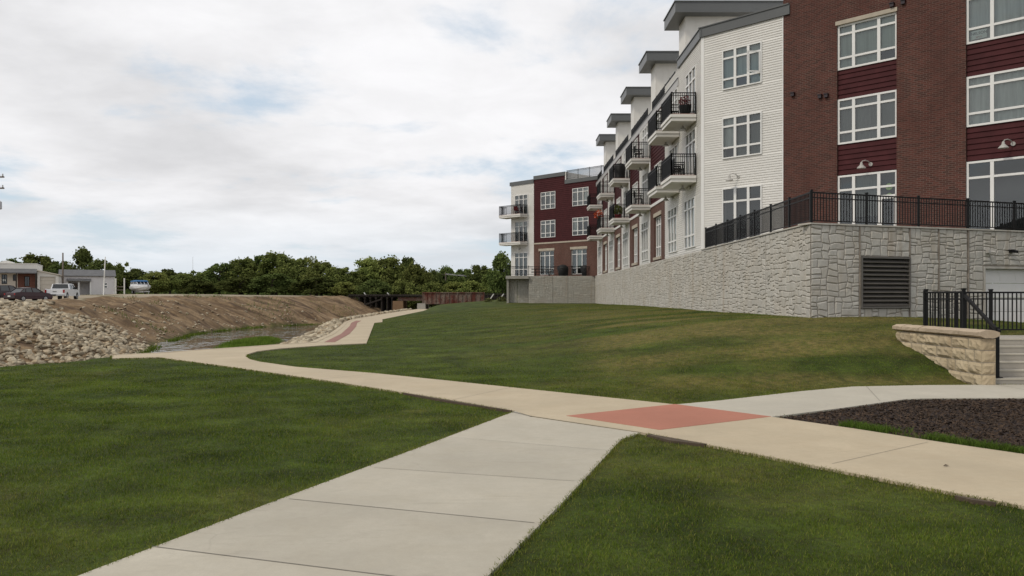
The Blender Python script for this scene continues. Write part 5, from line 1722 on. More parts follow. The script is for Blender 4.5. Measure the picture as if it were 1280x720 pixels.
# vehicles: x forward, y left, z up, origin on the ground under the middle
def prism(mb, prof, w_lo, w_hi, zl, zh, m=0):
    """side outline (x,z) extruded to a half width that narrows with height"""
    hw = lambda z: w_lo + (w_hi - w_lo) * min(1, max(0, (z - zl) / (zh - zl)))
    n = len(prof); b = len(mb.v)
    for s in (-1, 1):
        for x, z in prof: mb.v.append((x, s * hw(z), z))
    mb.f.append(tuple(b + i for i in range(n))); mb.f.append(tuple(b + n + i for i in range(n))[::-1])
    mb.uv += [None, None]; mb.m += [m, m]
    for i in range(n):
        j = (i + 1) % n
        mb.f.append((b + i, b + j, b + n + j, b + n + i)); mb.uv.append(None); mb.m.append(m)


def wheels(t, xs, hw, r, w=.22):
    for x in xs:
        for s in (-1, 1):
            mb = MB(); y = s * (hw - w / 2)
            mb.tube([(x, y - w / 2, r), (x, y - w / 2 + .03, r), (x, y + w / 2 - .03, r), (x, y + w / 2, r)], [r * .9, r, r, r * .9], 20)
            wh = mb.build('wheel', M['rubber'], t, local=True)
            rm = MB(); rm.tube([(x, y + s * (w / 2 - .02), r), (x, y + s * (w / 2 + .012), r)], [r * .64, r * .58], 16)
            for q in range(5):
                a = q * 2 * PI / 5; rm.bar((x, y + s * (w / 2 + .018), r), (x + math.cos(a) * r * .55, y + s * (w / 2 + .018), r + math.sin(a) * r * .55), .06, .02)
            rm.build('rim', M['rim'], wh, local=True)


def arch_cut(prof_bottom_z, xs, r):
    """bottom outline with wheel arches, from front to rear"""
    pts = []
    for x in xs:
        for k in range(9):
            a = k * PI / 8; pts.append((x + r * math.cos(a), prof_bottom_z + .06 + r * .95 * math.sin(a)))
    return pts


def sedan():
    Y = 85; x = (36 - HX) / F * Y
    t = thing('parked_car', 'small maroon sedan parked on the rocky bank, in front of the pickup', 'car', (x, Y, hz(x, Y)), R(70))
    body = [(-2.2, .42), (-2.22, .62), (-2.15, .90), (-1.45, .96), (1.0, .93), (1.75, .84), (2.1, .70), (2.15, .45), (2.05, .25)] + arch_cut(.22, (1.32, -1.32), .36) + [(-2.1, .25)]
    mb = MB(); prism(mb, body, .86, .80, .5, .96); mb.build('body', M['paint_maroon'], t, local=True, bevel=.04)
    mb = MB(); prism(mb, [(-1.6, .94), (-1.02, 1.38), (-.2, 1.45), (.35, 1.40), (1.12, .92)], .80, .60, .94, 1.45); mb.build('windows', M['car_glass'], t, local=True)
    mb = MB(); prism(mb, [(-1.05, 1.375), (-.2, 1.445), (.38, 1.395), (.40, 1.41), (-.2, 1.475), (-1.08, 1.40)], .645, .60, 1.37, 1.47)
    for s in (-1, 1):
        for (a, b) in (((-1.62, .95), (-1.04, 1.40)), ((1.14, .93), (.36, 1.42)), ((-.12, .95), (-.18, 1.43)), ((-1.0, .96), (-.86, 1.40))):
            ya = .805 * s; yb_ = .625 * s
            mb.bar((a[0], ya, a[1]), (b[0], yb_, b[1]), .07, .05)
    mb.build('roof', M['paint_maroon'], t, local=True)
    wheels(t, (1.32, -1.32), .86, .31)
    for s in (-1, 1):
        m1 = MB(); m1.box(-2.225, -2.15, s * .8 - (.16 if s > 0 else 0), s * .8 + (.16 if s < 0 else 0), .70, .84); m1.build('taillight', M['lamp_red'], t, local=True)
        m2 = MB(); m2.box(.75, .95, s * .82 - .06, s * .82 + .06 + s * .06, .98, 1.08); m2.build('mirror', M['paint_maroon'], t, local=True)
    m3 = MB(); m3.box(-2.26, -2.2, -.82, .82, .36, .58); m3.build('bumper', M['paint_dark'], t, local=True)
    m4 = MB(); m4.box(-2.275, -2.262, -.2, .2, .5, .62); m4.build('number_plate', M['paper'], t, local=True)


def suv():
    Y = 88; x = (5 - HX) / F * Y
    t = thing('parked_suv', 'dark maroon sport utility vehicle half out of the picture behind the sedan', 'car', (x, Y, hz(x, Y)), R(68))
    body = [(-2.3, .45), (-2.32, .8), (-2.28, 1.1), (1.15, 1.08), (2.0, 1.0), (2.25, .85), (2.28, .5), (2.2, .34)] + arch_cut(.32, (1.42, -1.42), .42) + [(-2.25, .36)]
    mb = MB(); prism(mb, body, .92, .88, .6, 1.1); mb.build('body', M['paint_dark'], t, local=True, bevel=.04)
    mb = MB(); prism(mb, [(-2.2, 1.08), (-2.0, 1.66), (.2, 1.70), (.5, 1.64), (1.2, 1.06)], .87, .70, 1.08, 1.7); mb.build('windows', M['car_glass'], t, local=True)
    mb = MB(); prism(mb, [(-2.05, 1.66), (.2, 1.70), (.52, 1.64), (.5, 1.67), (.2, 1.74), (-2.1, 1.70)], .73, .70, 1.64, 1.74)
    for s in (-1, 1):
        for (a, b) in (((-2.22, 1.08), (-2.02, 1.68)), ((1.22, 1.07), (.5, 1.67)), ((.1, 1.08), (0, 1.7)), ((-1.0, 1.08), (-1.0, 1.7))):
            mb.bar((a[0], .875 * s, a[1]), (b[0], .72 * s, b[1]), .09, .05)
    mb.build('roof', M['paint_dark'], t, local=True)
    wheels(t, (1.42, -1.42), .92, .37, .25)
    for s in (-1, 1):
        m1 = MB(); m1.box(-2.33, -2.26, s * .86 - .07, s * .86 + .07, .8, 1.08); m1.build('taillight', M['lamp_red'], t, local=True)
        m2 = MB(); m2.box(.85, 1.05, s * .92 - .08, s * .92 + .08, 1.1, 1.25); m2.build('mirror', M['paint_dark'], t, local=True)


def pickup():
    Y = 90; x = (78.5 - HX) / F * Y
    t = thing('pickup_truck', 'white crew-cab pickup truck seen from behind beside the shop garage', 'truck', (x, Y, hz(x, Y)), R(103))
    body = [(-2.8, .62), (-2.82, 1.22), (-.85, 1.24), (1.55, 1.22), (2.55, 1.14), (2.8, .95), (2.82, .6), (2.7, .48)] + arch_cut(.48, (1.85, -1.75), .46) + [(-2.75, .5)]
    mb = MB(); prism(mb, body, .98, .95, .6, 1.24); mb.build('body', M['paint_white'], t, local=True, bevel=.04)
    m0 = MB(); m0.box(-2.72, -.95, -.84, .84, 1.215, 1.25); m0.build('bed_cover', M['rubber'], t, local=True)
    mb = MB(); prism(mb, [(-.85, 1.22), (-.68, 1.80), (.5, 1.84), (.85, 1.78), (1.6, 1.20)], .93, .76, 1.22, 1.84); mb.build('windows', M['car_glass'], t, local=True)
    mb = MB(); prism(mb, [(-.72, 1.78), (.5, 1.83), (.88, 1.77), (.86, 1.81), (.5, 1.88), (-.78, 1.83)], .80, .76, 1.77, 1.88)
    for s in (-1, 1):
        for (a, b) in (((-.88, 1.22), (-.72, 1.82)), ((1.62, 1.22), (.86, 1.80)), ((.35, 1.22), (.3, 1.83))):
            mb.bar((a[0], .935 * s, a[1]), (b[0], .78 * s, b[1]), .12, .06)
    mb.bar((-.89, -.9, 1.27), (-.89, .9, 1.27), .05, .12)
    mb.build('roof', M['paint_white'], t, local=True)
    wheels(t, (1.85, -1.75), .98, .41, .28)
    for s in (-1, 1):
        m1 = MB(); m1.box(-2.84, -2.74, s * .90 - .085, s * .90 + .085, .84, 1.18); m1.build('taillight', M['lamp_red'], t, local=True)
        m2 = MB(); m2.box(1.15, 1.35, s * 1.03 - .1, s * 1.03 + .1, 1.28, 1.50); m2.build('mirror', M['rubber'], t, local=True)
    m3 = MB(); m3.box(-2.95, -2.8, -.93, .93, .52, .68); m3.build('bumper', M['rim'], t, local=True)
    m4 = MB(); m4.box(-2.838, -2.82, -.2, .2, .95, 1.0); m4.box(-2.96, -2.95, -.2, .2, .54, .66); m4.build('tailgate_handle', M['rubber'], t, local=True)


def boat():
    Y = 118; x = (177 - HX) / F * Y
    t = thing('cabin_boat', 'white cabin boat with blue canvas top on a trailer before the trees', 'boat', (x, Y, hz(x, Y)), R(-42))
    # hull: sections from stern (x=-2) to bow (x=2.1): half beam, keel z, sheer z
    S = [(-2.0, .95, .42, 1.12), (-1.2, 1.0, .40, 1.12), (-.3, 1.02, .40, 1.15), (.6, .98, .44, 1.2), (1.3, .80, .55, 1.26), (1.8, .48, .74, 1.3), (2.15, .06, 1.0, 1.33)]
    mb = MB(); rings = []
    for sx, hb, k, s in S:
        b = len(mb.v); rings.append(b)
        for yy, zz in ((-hb, s), (-hb * .97, (s * .55 + k * .45)), (-hb * .55, k + .06), (0, k), (hb * .55, k + .06), (hb * .97, (s * .55 + k * .45)), (hb, s), (0, s + .04)): mb.v.append((sx, yy, zz))
    for a, b in zip(rings[:-1], rings[1:]):
        for q in range(8):
            q2 = (q + 1) % 8; mb.f.append((a + q, a + q2, b + q2, b + q)); mb.uv.append(None); mb.m.append(0)
    mb.f.append(tuple(rings[0] + q for q in range(8))); mb.uv.append(None); mb.m.append(0)
    mb.build('hull', M['paint_white'], t, local=True, smooth=False)
    m1 = MB(); prism(m1, [(-1.9, 1.12), (-1.9, 1.45), (.35, 1.45), (.75, 1.2)], .85, .82, 1.1, 1.5); m1.build('cabin', M['paint_white'], t, local=True)
    m2 = MB(); prism(m2, [(-1.7, 1.452), (-1.7, 1.82), (.1, 1.82), (.45, 1.452)], .80, .74, 1.45, 1.85); m2.build('windscreen', M['car_glass'], t, local=True)
    m3 = MB()
    for s in (-1, 1):
        for xx, x2 in ((-1.72, -1.72), (-.8, -.8), (.46, .12)): m3.bar((xx, s * .81, 1.45), (x2, s * .76, 1.84), .07)
    for yy in (-.25, .25): m3.bar((.47, yy, 1.45), (.13, yy, 1.84), .05)
    m3.build('pillar', M['paint_white'], t, local=True)
    m4 = MB(); prism(m4, [(-1.85, 1.83), (-1.85, 1.95), (-.8, 2.06), (.1, 2.02), (.3, 1.90), (.3, 1.83)], .88, .70, 1.85, 2.06); m4.build('canopy', M['blue_canvas'], t, local=True)
    m5 = MB(); m5.box(-1.7, 1.6, -.5, -.42, .26, .38); m5.box(-1.7, 1.6, .42, .5, .26, .38); m5.bar((1.5, -.45, .32), (2.6, 0, .4), .08); m5.bar((1.5, .45, .32), (2.6, 0, .4), .08); m5.box(-.95, -.85, -.9, .9, .24, .34); m5.bar((2.3, 0, 0), (2.3, 0, .4), .06)
    m5.build('trailer', M['galvanised'], t, local=True)
    wheels(t, (-.9,), .98, .28, .18)
    m6 = MB(); m6.box(-2.35, -2.02, -.2, .2, .4, 1.35); m6.build('outboard_motor', M['red_cloth'], t, local=True, bevel=.05)


sedan(); suv(); pickup(); boat()


# ------------------------------------------------------------------ railway bridge over the creek
def bridge():
    Y = 110.0; k = Y / F
    X = lambda px: (px - HX) * k
    Z = lambda py: EYE + (HY - py) * k
    t = thing('railway_bridge', 'old railway bridge with rusty plate girder and dark timber trestle over the creek', 'bridge', (X(525), Y, -1.5))
    gm = MB(); a, b = X(528), X(605)
    for yy in (Y, Y + 3.6):
        gm.box(a, b, yy - .02, yy + .02, Z(379.3), Z(366.2)); gm.box(a, b, yy - .18, yy + .18, Z(366.1), Z(365.3)); gm.box(a, b, yy - .18, yy + .18, Z(380.1), Z(379.4))
        n = 14
        for q in range(n + 1):
            xx = a + (b - a) * q / n; gm.box(xx - .03, xx + .03, yy - .14, yy - .021, Z(379.3), Z(366.3))
    gm.build('plate_girder', M['rust'], t)
    g2 = MB()
    for yy in (Y + .3, Y + 3.2): g2.box(X(497), X(528) - .02, yy - .1, yy + .1, Z(376.0), Z(371.5))
    g2.build('short_girder', M['rust'], t)
    dk = MB(); dk.box(X(436), X(528) - .02, Y - .1, Y + 3.8, Z(371.4), Z(370.2)); dk.box(a, b, Y + .25, Y + 3.3, Z(374), Z(373))
    n = 44
    for q in range(n): xx = X(436) + (X(527) - X(436)) * q / n; dk.box(xx, xx + .13, Y - .35, Y + 4, Z(370.15), Z(368.9))
    dk.box(X(436), X(527), Y - .3, Y - .15, Z(368.8), Z(368.0)); dk.build('deck', M['timber_dark'], t)
    tr = MB()
    for px in (449, 456, 463, 470, 477, 484, 490):
        for dy in (0, 1.2, 2.4, 3.6):
            tr.tube([(X(px), Y + dy, hz(X(px), Y) - .3 if px > 470 else Z(385)), (X(px), Y + dy, Z(371.5))], .095, 8)
        tr.box(X(px) - .14, X(px) + .14, Y - .2, Y + 3.8, Z(373.2), Z(371.5))
    tr.bar((X(449), Y - .16, Z(383)), (X(477), Y - .16, Z(374)), .08, .2); tr.build('trestle', M['timber_dark'], t)
    for p0, p1, pt, mt in ((491.5, 504, 376.2, 'conc_pier'), (522, 532, 379.2, 'conc_grey'), (603, 609, 380.3, 'conc_grey')):
        pm = MB(); pm.hexa([(X(p0) - .1, Y - .5, -2), (X(p1) + .1, Y - .5, -2), (X(p1) + .1, Y + 4.2, -2), (X(p0) - .1, Y + 4.2, -2)], [(X(p0), Y - .4, Z(pt)), (X(p1), Y - .4, Z(pt)), (X(p1), Y + 4, Z(pt)), (X(p0), Y + 4, Z(pt))])
        pm.build('pier', M[mt], t)
    # approach railing beyond the girder
    ap = MB(); ap.box(X(606), X(642), Y - .05, Y + .05, Z(368), Z(367)); ap.box(X(606), X(642), Y - .05, Y + .05, Z(373), Z(372))
    for q in range(10): xx = X(606) + (X(642) - X(606)) * q / 9; ap.box(xx - .06, xx + .06, Y - .08, Y + .08, .5, Z(366.6))
    ap.box(X(606), X(642), Y + .06, Y + .12, Z(379), Z(368.5)); ap.build('approach_fence', M['timber_dark'], t)
    for i, (px, l) in enumerate(((614, 'leaning white marker post nearer the rusty girder'), (626.5, 'leaning white marker post nearer the far wing'), (457, 'leaning white stake above the left of the timber trestle'), (486, 'leaning white stake above the middle of the timber trestle'))):
        mb = MB(); yy = Y - .6 if i < 2 else Y + 4.6; xx = (px - HX) / F * yy; zb = hz(xx, yy) - .2 if i < 2 else Z(371); h = Z(367.5) if i < 2 else Z(365.5)
        s = (.35 if i < 2 else -.25)
        mb.tube([(xx - s, yy, zb), (xx + s, yy, h)], .07, 8); tag(mb.build('marker_post', M['pale_post'], origin=(xx, yy, zb)), l, 'post')


bridge()


# ------------------------------------------------------------------ rocks
def rock_templates():
    out = []
    for s in range(9):
        bm = bmesh.new(); bmesh.ops.create_icosphere(bm, subdivisions=2, radius=.5)
        rr = random.Random(s + 50)
        planes = [(Vector((rr.gauss(0, 1), rr.gauss(0, 1), rr.gauss(0, 1))).normalized(), rr.uniform(.20, .36)) for _ in range(10)]
        for v in bm.verts:
            for n, d in planes:
                q = v.co.dot(n)
                if q > d: v.co -= n * (q - d)
            v.co += Vector((rr.uniform(-1, 1), rr.uniform(-1, 1), rr.uniform(-1, 1))) * .012
            v.co.x *= 1.25; v.co.z *= .8
        me = bpy.data.meshes.new('rock'); bm.to_mesh(me)
        V = np.array([v.co[:] for v in bm.verts]); T = np.array([[v.index for v in f.verts] for f in bm.faces])
        bm.free(); me.materials.append(M['rock']); out.append((me, V, T))
    return out


def rocks():
    tm = rock_templates(); rr = random.Random(4); L = []
    # riprap on the left bank
    tries = 0
    cand = []
    for _ in range(7000):
        y = rr.uniform(27, 57.5); db = rr.uniform(-.6, 13.5); x = float(FX(y)) - db
        # right limit runs from the crest down to the foot
        lim = np.interp(db, [0, 3, 6, 11, 14], [50, 51, 53, 57.0, 57.5]) + rr.gauss(0, .8)
        if y > lim: continue
        s = rr.uniform(.22, .52) * (0.8 if rr.random() < .5 else 1.0)
        cand.append((x, y, s, 0))
    for _ in range(380):                                                     # strays on the brown bank
        y = rr.uniform(50, 95); db = rr.uniform(-.4, 6); cand.append((float(FX(y)) - db, y, rr.uniform(.10, .34), 0))
    for _ in range(1100):                                                     # stone edging below the path
        y = 29.6 + 26 * rr.random() ** 1.3; cand.append((float(WX(y)) - rr.uniform(.2, 2.4), y, rr.uniform(.2, .42), 1))
    for _ in range(650):
        y = rr.uniform(50, 106); cand.append((float(WX(y)) - rr.uniform(.2, 1.5), y, rr.uniform(.3, .55), 2))
    xs = np.array([c[0] for c in cand]); ys = np.array([c[1] for c in cand]); hs = Hgt(xs, ys)
    order = sorted(range(len(cand)), key=lambda i: -cand[i][2] / cand[i][1])
    vis = [i for i in order if abs((cand[i][0]) / cand[i][1]) < .66]
    top = set(vis[:290])
    SV, ST, base = [], [], 0
    for i, (x, y, s, kind) in enumerate(cand):
        me, V, T = tm[rr.randrange(len(tm))]
        e = Euler((rr.uniform(-.5, .5), rr.uniform(-.5, .5), rr.uniform(0, 6.28)))
        z = hs[i] + s * (.12 if kind == 0 else .16) + (0 if kind != 2 else .06)
        sc = Vector((s * rr.uniform(.85, 1.2), s * rr.uniform(.8, 1.1), s * rr.uniform(.75, 1.05)))
        if i in top:
            o = bpy.data.objects.new('rock', me); COL.objects.link(o); o.location = (x, y, z); o.rotation_euler = e; o.scale = sc
            if kind == 0: tag(o, 'tan limestone boulder among the rubble on the bank across the creek', 'rock', 'limestone rubble on the far bank')
            else: tag(o, 'pale limestone edging stone between the creek and the riverside path', 'rock', 'edging stones below the path')
        else:
            Mx = np.array(Matrix.LocRotScale((x, y, z), e, sc))
            SV.append(V @ Mx[:3, :3].T + Mx[:3, 3]); ST.append(T + base); base += len(V)
    o = np_mesh('rubble', np.concatenate(SV), np.concatenate(ST), M['rock'])
    tag(o, 'loose tan limestone rubble covering the creek banks', 'rubble', kind='stuff')


rocks()


# ------------------------------------------------------------------ trees
def make_crown(seed, n, lobes, mat, shape='round', leaf=.055):
    """crown for a tree of unit height and unit width; leaf clumps spread through several lobes"""
    rg = np.random.default_rng(seed)
    C = []; lobes = int(lobes * 1.7)
    for i in range(lobes):
        t = rg.random(); zc = .16 + .68 * t
        if shape == 'round': w = .40 * math.sin(PI * min(1, .20 + .72 * t)) ** .8
        elif shape == 'cone': w = .36 * (1 - t) ** .7 + .08
        else: w = .36
        a = rg.random() * 2 * PI; rad = w * math.sqrt(rg.random()) * 1.0
        C.append((rad * math.cos(a), rad * math.sin(a), zc, rg.uniform(.065, .165) * (1.2 if t < .6 else .8)))
    C = np.array(C)
    k = rg.integers(0, lobes, n)
    P = rg.normal(size=(n, 3)); P /= np.linalg.norm(P, axis=1)[:, None]
    rr_ = rg.random(n) ** .38
    # sprigs: some clumps stick out beyond their lobe
    rr_ = np.where(rg.random(n) < .22, rr_ * rg.uniform(1.0, 1.7, n), rr_)
    P = C[k, :3] + P * (C[k, 3] * rr_)[:, None] * np.array([1, 1, .82])
    P[:, 2] = np.clip(P[:, 2], .03, None)
    s = leaf * (0.55 + .9 * rg.random((n, 1)))
    a = rg.normal(size=(n, 3)); a[:, 2] *= .6; a /= np.linalg.norm(a, axis=1)[:, None]
    b = np.cross(a, rg.normal(size=(n, 3))); b /= np.linalg.norm(b, axis=1)[:, None] + 1e-9
    V = np.stack([P - a * s * .5, P + b * s * .36, P + a * s * .5, P - b * s * .36], 1).reshape(-1, 3)
    return V, np.arange(4 * n).reshape(-1, 4), C


def trunk_mesh(C, seed):
    rr = random.Random(seed); mb = MB()
    mb.tube([(0, 0, -.05), (.01, 0, .12), (-.01, .01, .3), (.01, 0, .55), (0, 0, .78)], [.035, .028, .022, .014, .005], 8)
    for c in C[:9]:
        z0 = max(.12, c[2] - rr.uniform(.18, .3))
        mb.tube([(0, 0, z0), (c[0] * .5, c[1] * .5, (z0 + c[2]) / 2), (c[0], c[1], c[2])], [.012, .008, .003], 6)
    return mb


def tree_proto(seed, n, lobes, leafmat, shape, leaf):
    V, T, C = make_crown(seed, n, lobes, leafmat, shape, leaf)
    root = thing('tree', 'tree', 'tree')
    np_mesh('crown', V, T, leafmat, root)
    trunk_mesh(C, seed).build('trunk', M['bark'], root, local=True)
    return root


def trees():
    P = {
        'a': tree_proto(1, 9000, 26, M['leaf_dark'], 'round', .047), 'b': tree_proto(2, 9000, 30, M['leaf_mid'], 'round', .046),
        'c': tree_proto(3, 9000, 24, M['leaf_light'], 'round', .047), 'd': tree_proto(4, 7500, 26, M['leaf_dark'], 'cone', .046),
        'e': tree_proto(5, 9000, 34, M['leaf_mid'], 'wide', .046), 's': tree_proto(6, 1500, 26, M['leaf_light'], 'round', .05),
        'y': tree_proto(7, 2600, 16, M['leaf_yellow'], 'round', .06)}
    used = set()
    def put(kind, px, top, wpx, Y, label, base=None, name='tree', cat='tree', group='trees beyond the creek and bridge'):
        o = P[kind] if kind not in used else copy_tree(P[kind])
        used.add(kind)
        x = (px - HX) / F * Y; z = hz(x, Y) if base is None else base; z -= .1
        zt = EYE + (HY - top) / F * Y; w = wpx / F * Y
        o.location = (x, Y, z); h = (zt - z) / .97; o.scale = (w / .86, w / .86, h); o.rotation_euler = (0, 0, random.uniform(0, 6.28))
        o.name = name
        tag(o, label, cat, group)
    L = [
        ('a', 14, 320, 44, 136, 'dark round tree behind the far left end of the beige shop'),
        ('b', 46, 314, 56, 142, 'broad tree crown rising above the flat shop roof'),
        ('a', 74, 323, 34, 139, 'dark tree filling the gap between shop garage and shed roof'),
        ('d', 102, 306, 40, 136, 'tallest dark tree, rising in a loose peak behind the grey shed roof'),
        ('a', 128, 321, 42, 133, 'dark spreading tree behind the right end of the grey shed roof'),
        ('e', 146, 324, 30, 137, 'thin edged tree reaching right from the grey shed gable'),
        ('a', 168, 333, 46, 132, 'dark leafy tree directly behind the blue canopy of the boat'),
        ('c', 194, 338, 40, 122, 'light green round bushy tree just right of the boat'),
        ('a', 212, 334, 44, 150, 'dark distant tree peeping over the light bush beside the boat'),
        ('b', 232, 339, 40, 124, 'mid green tree below the thin grey mast'),
        ('e', 256, 336, 40, 126, 'mid green tree at the left foot of the big dark clump'),
        ('a', 274, 326, 44, 126, 'dark dome shaped tree beside the sandy track'),
        ('b', 303, 319, 48, 128, 'green tree at the left shoulder of the big clump'),
        ('a', 322, 316, 46, 131, 'dark tree just left of the highest crown in the big clump'),
        ('b', 345, 311, 54, 128, 'highest rounded crown in the middle of the big clump'),
        ('e', 368, 315, 46, 130, 'tree with ragged twigs right of the highest crown in the clump'),
        ('s', 388, 316, 34, 138, 'sparse thin tree with sky showing through its pale twigs'),
        ('b', 402, 324, 46, 124, 'mid green tree in front of the sparse pale one'),
        ('e', 420, 328, 40, 122, 'last sloping tree of the big clump, left of the sky gap'),
        ('b', 444, 336, 34, 124, 'small tree in the dip above the left end of the trestle'),
        ('c', 460, 320, 48, 126, 'light green tree above the timber trestle'),
        ('b', 484, 316, 54, 128, 'broad green tree above the middle of the bridge'),
        ('a', 508, 316, 44, 140, 'dark pointed tree behind the broad one over the bridge'),
        ('b', 521, 325, 44, 124, 'rounded green tree above the left end of the rusty girder'),
        ('a', 542, 333, 34, 150, 'dark narrow tree left of the far utility pole'),
        ('d', 557, 330, 40, 158, 'distant dark pine-like tree behind the far utility pole'),
        ('a', 578, 333, 44, 152, 'distant dark tree above the power wires'),
        ('c', 568, 351, 40, 121, 'low light green bush above the rusty girder', ),
        ('a', 602, 328, 44, 145, 'dark tree rising towards the far wing beyond the wires'),
        ('b', 617, 334, 34, 122, 'green tree beside the far wing with a yellowish side'),
        ('d', 628, 312, 40, 118, 'tall dark tree against the white wall of the far wing'),
        ('a', 655, 312, 50, 122, 'tall dark tree mostly hidden behind the far wing'),
        ('c', 590, 350, 40, 119, 'low bush at the right half of the rusty girder'),
        ('b', 540, 350, 44, 119, 'low green bush behind the left part of the rusty girder'),
        ('b', 505, 347, 50, 118, 'low dark bush behind the short girder'),
        ('a', 470, 347, 50, 118, 'low dark bush behind the timber trestle'),
        ('a', 340, 340, 60, 120, 'low dark thicket at the foot of the big clump'),
        ('a', 300, 345, 60, 119, 'low dark thicket beside the sandy track'),
        ('a', 395, 345, 60, 119, 'low dark thicket at the right foot of the big clump'),
        ('a', 245, 347, 50, 121, 'low dark thicket left of the big clump'),
        ('c', 432, 352, 40, 118, 'low green thicket at the bridge end'),
    ]
    for q in L: put(*q)
    for px, top, w, Y, lab in ((610, 372.5, 15, 92, 'yellow green weedy shrub at the foot of the concrete terrace base'), (628, 370.5, 18, 86, 'taller yellow green shrub touching the concrete terrace base')):
        put('y', px, top, w, Y, lab, name='shrub', cat='shrub', group='shrubs by the terrace base')
    # the wood behind, one mass that nobody could count
    n = 42000
    x = RNG.uniform(-330, 330, n); y = RNG.uniform(165, 215, n)
    h = 2.6 + 3.0 * vnoise(x, y * 0, .05, 9, 3) + 1.6 * vnoise(x, y * 0, .3, 10, 2)
    z = RNG.random(n) ** .9 * h + .6
    V, T = leaf_quads(np.stack([x, y, z], 1), 1.5)
    tag(np_mesh('woods', V, T, M['leaf_dark']), 'dark distant wood behind the separate trees', 'woods', kind='stuff')


trees()


# ------------------------------------------------------------------ grass, weeds, mulch chips
def blades(x, y, z, h, w, lean, mat, name, dry=None, seg=True):
    n = len(x); a = RNG.random(n) * 2 * PI; b = RNG.random(n) * 2 * PI
    wx, wy = np.cos(a) * w / 2, np.sin(a) * w / 2
    lx, ly = np.cos(b) * lean * h, np.sin(b) * lean * h
    P = np.stack
    if seg:
        V = P([P([x - wx, y - wy, z], 1), P([x + wx, y + wy, z], 1), P([x - wx * .75 + lx * .35, y - wy * .75 + ly * .35, z + h * .6], 1), P([x + wx * .75 + lx * .35, y + wy * .75 + ly * .35, z + h * .6], 1), P([x + lx, y + ly, z + h * (1 - lean * .25)], 1)], 1).reshape(-1, 3)
        i = np.arange(n)[:, None] * 5
        T = np.concatenate([i + [0, 1, 3], i + [0, 3, 2], i + [2, 3, 4]], 1).reshape(-1, 3); k = 5
    else:
        V = P([P([x - wx, y - wy, z], 1), P([x + wx, y + wy, z], 1), P([x + lx, y + ly, z + h], 1)], 1).reshape(-1, 3)
        T = np.arange(3 * n).reshape(-1, 3); k = 3
    at = {'dry': ('FLOAT', np.repeat(dry, k))} if dry is not None else None
    return np_mesh(name, V, T, mat, attrs=at)


def lawn_points(n, y0, y1, power):
    """points in the view wedge, denser close by"""
    u = RNG.random(n); e = 2 - power
    Y = (y0 ** e + u * (y1 ** e - y0 ** e)) ** (1 / e)
    X = np.where(RNG.random(n) < .82, RNG.uniform(-.70, .70, n), RNG.choice([-1, 1], n) * RNG.uniform(.70, 1.0, n)) * Y + RNG.normal(size=n) * .05
    keep = X > WX(Y) + .25
    for p in FLAT: keep &= ~in_poly(X, Y, p)
    keep &= ~((X > 8.75) & (Y > 23.0)); keep &= ~in_poly(X, Y, [(8.98, 15), (14.5, 15), (14.5, 18.6), (8.98, 18.6)])
    keep &= ~((X > 8.8) & (Y > 23.2 + (X - 8.84) * .354))
    return X[keep], Y[keep]


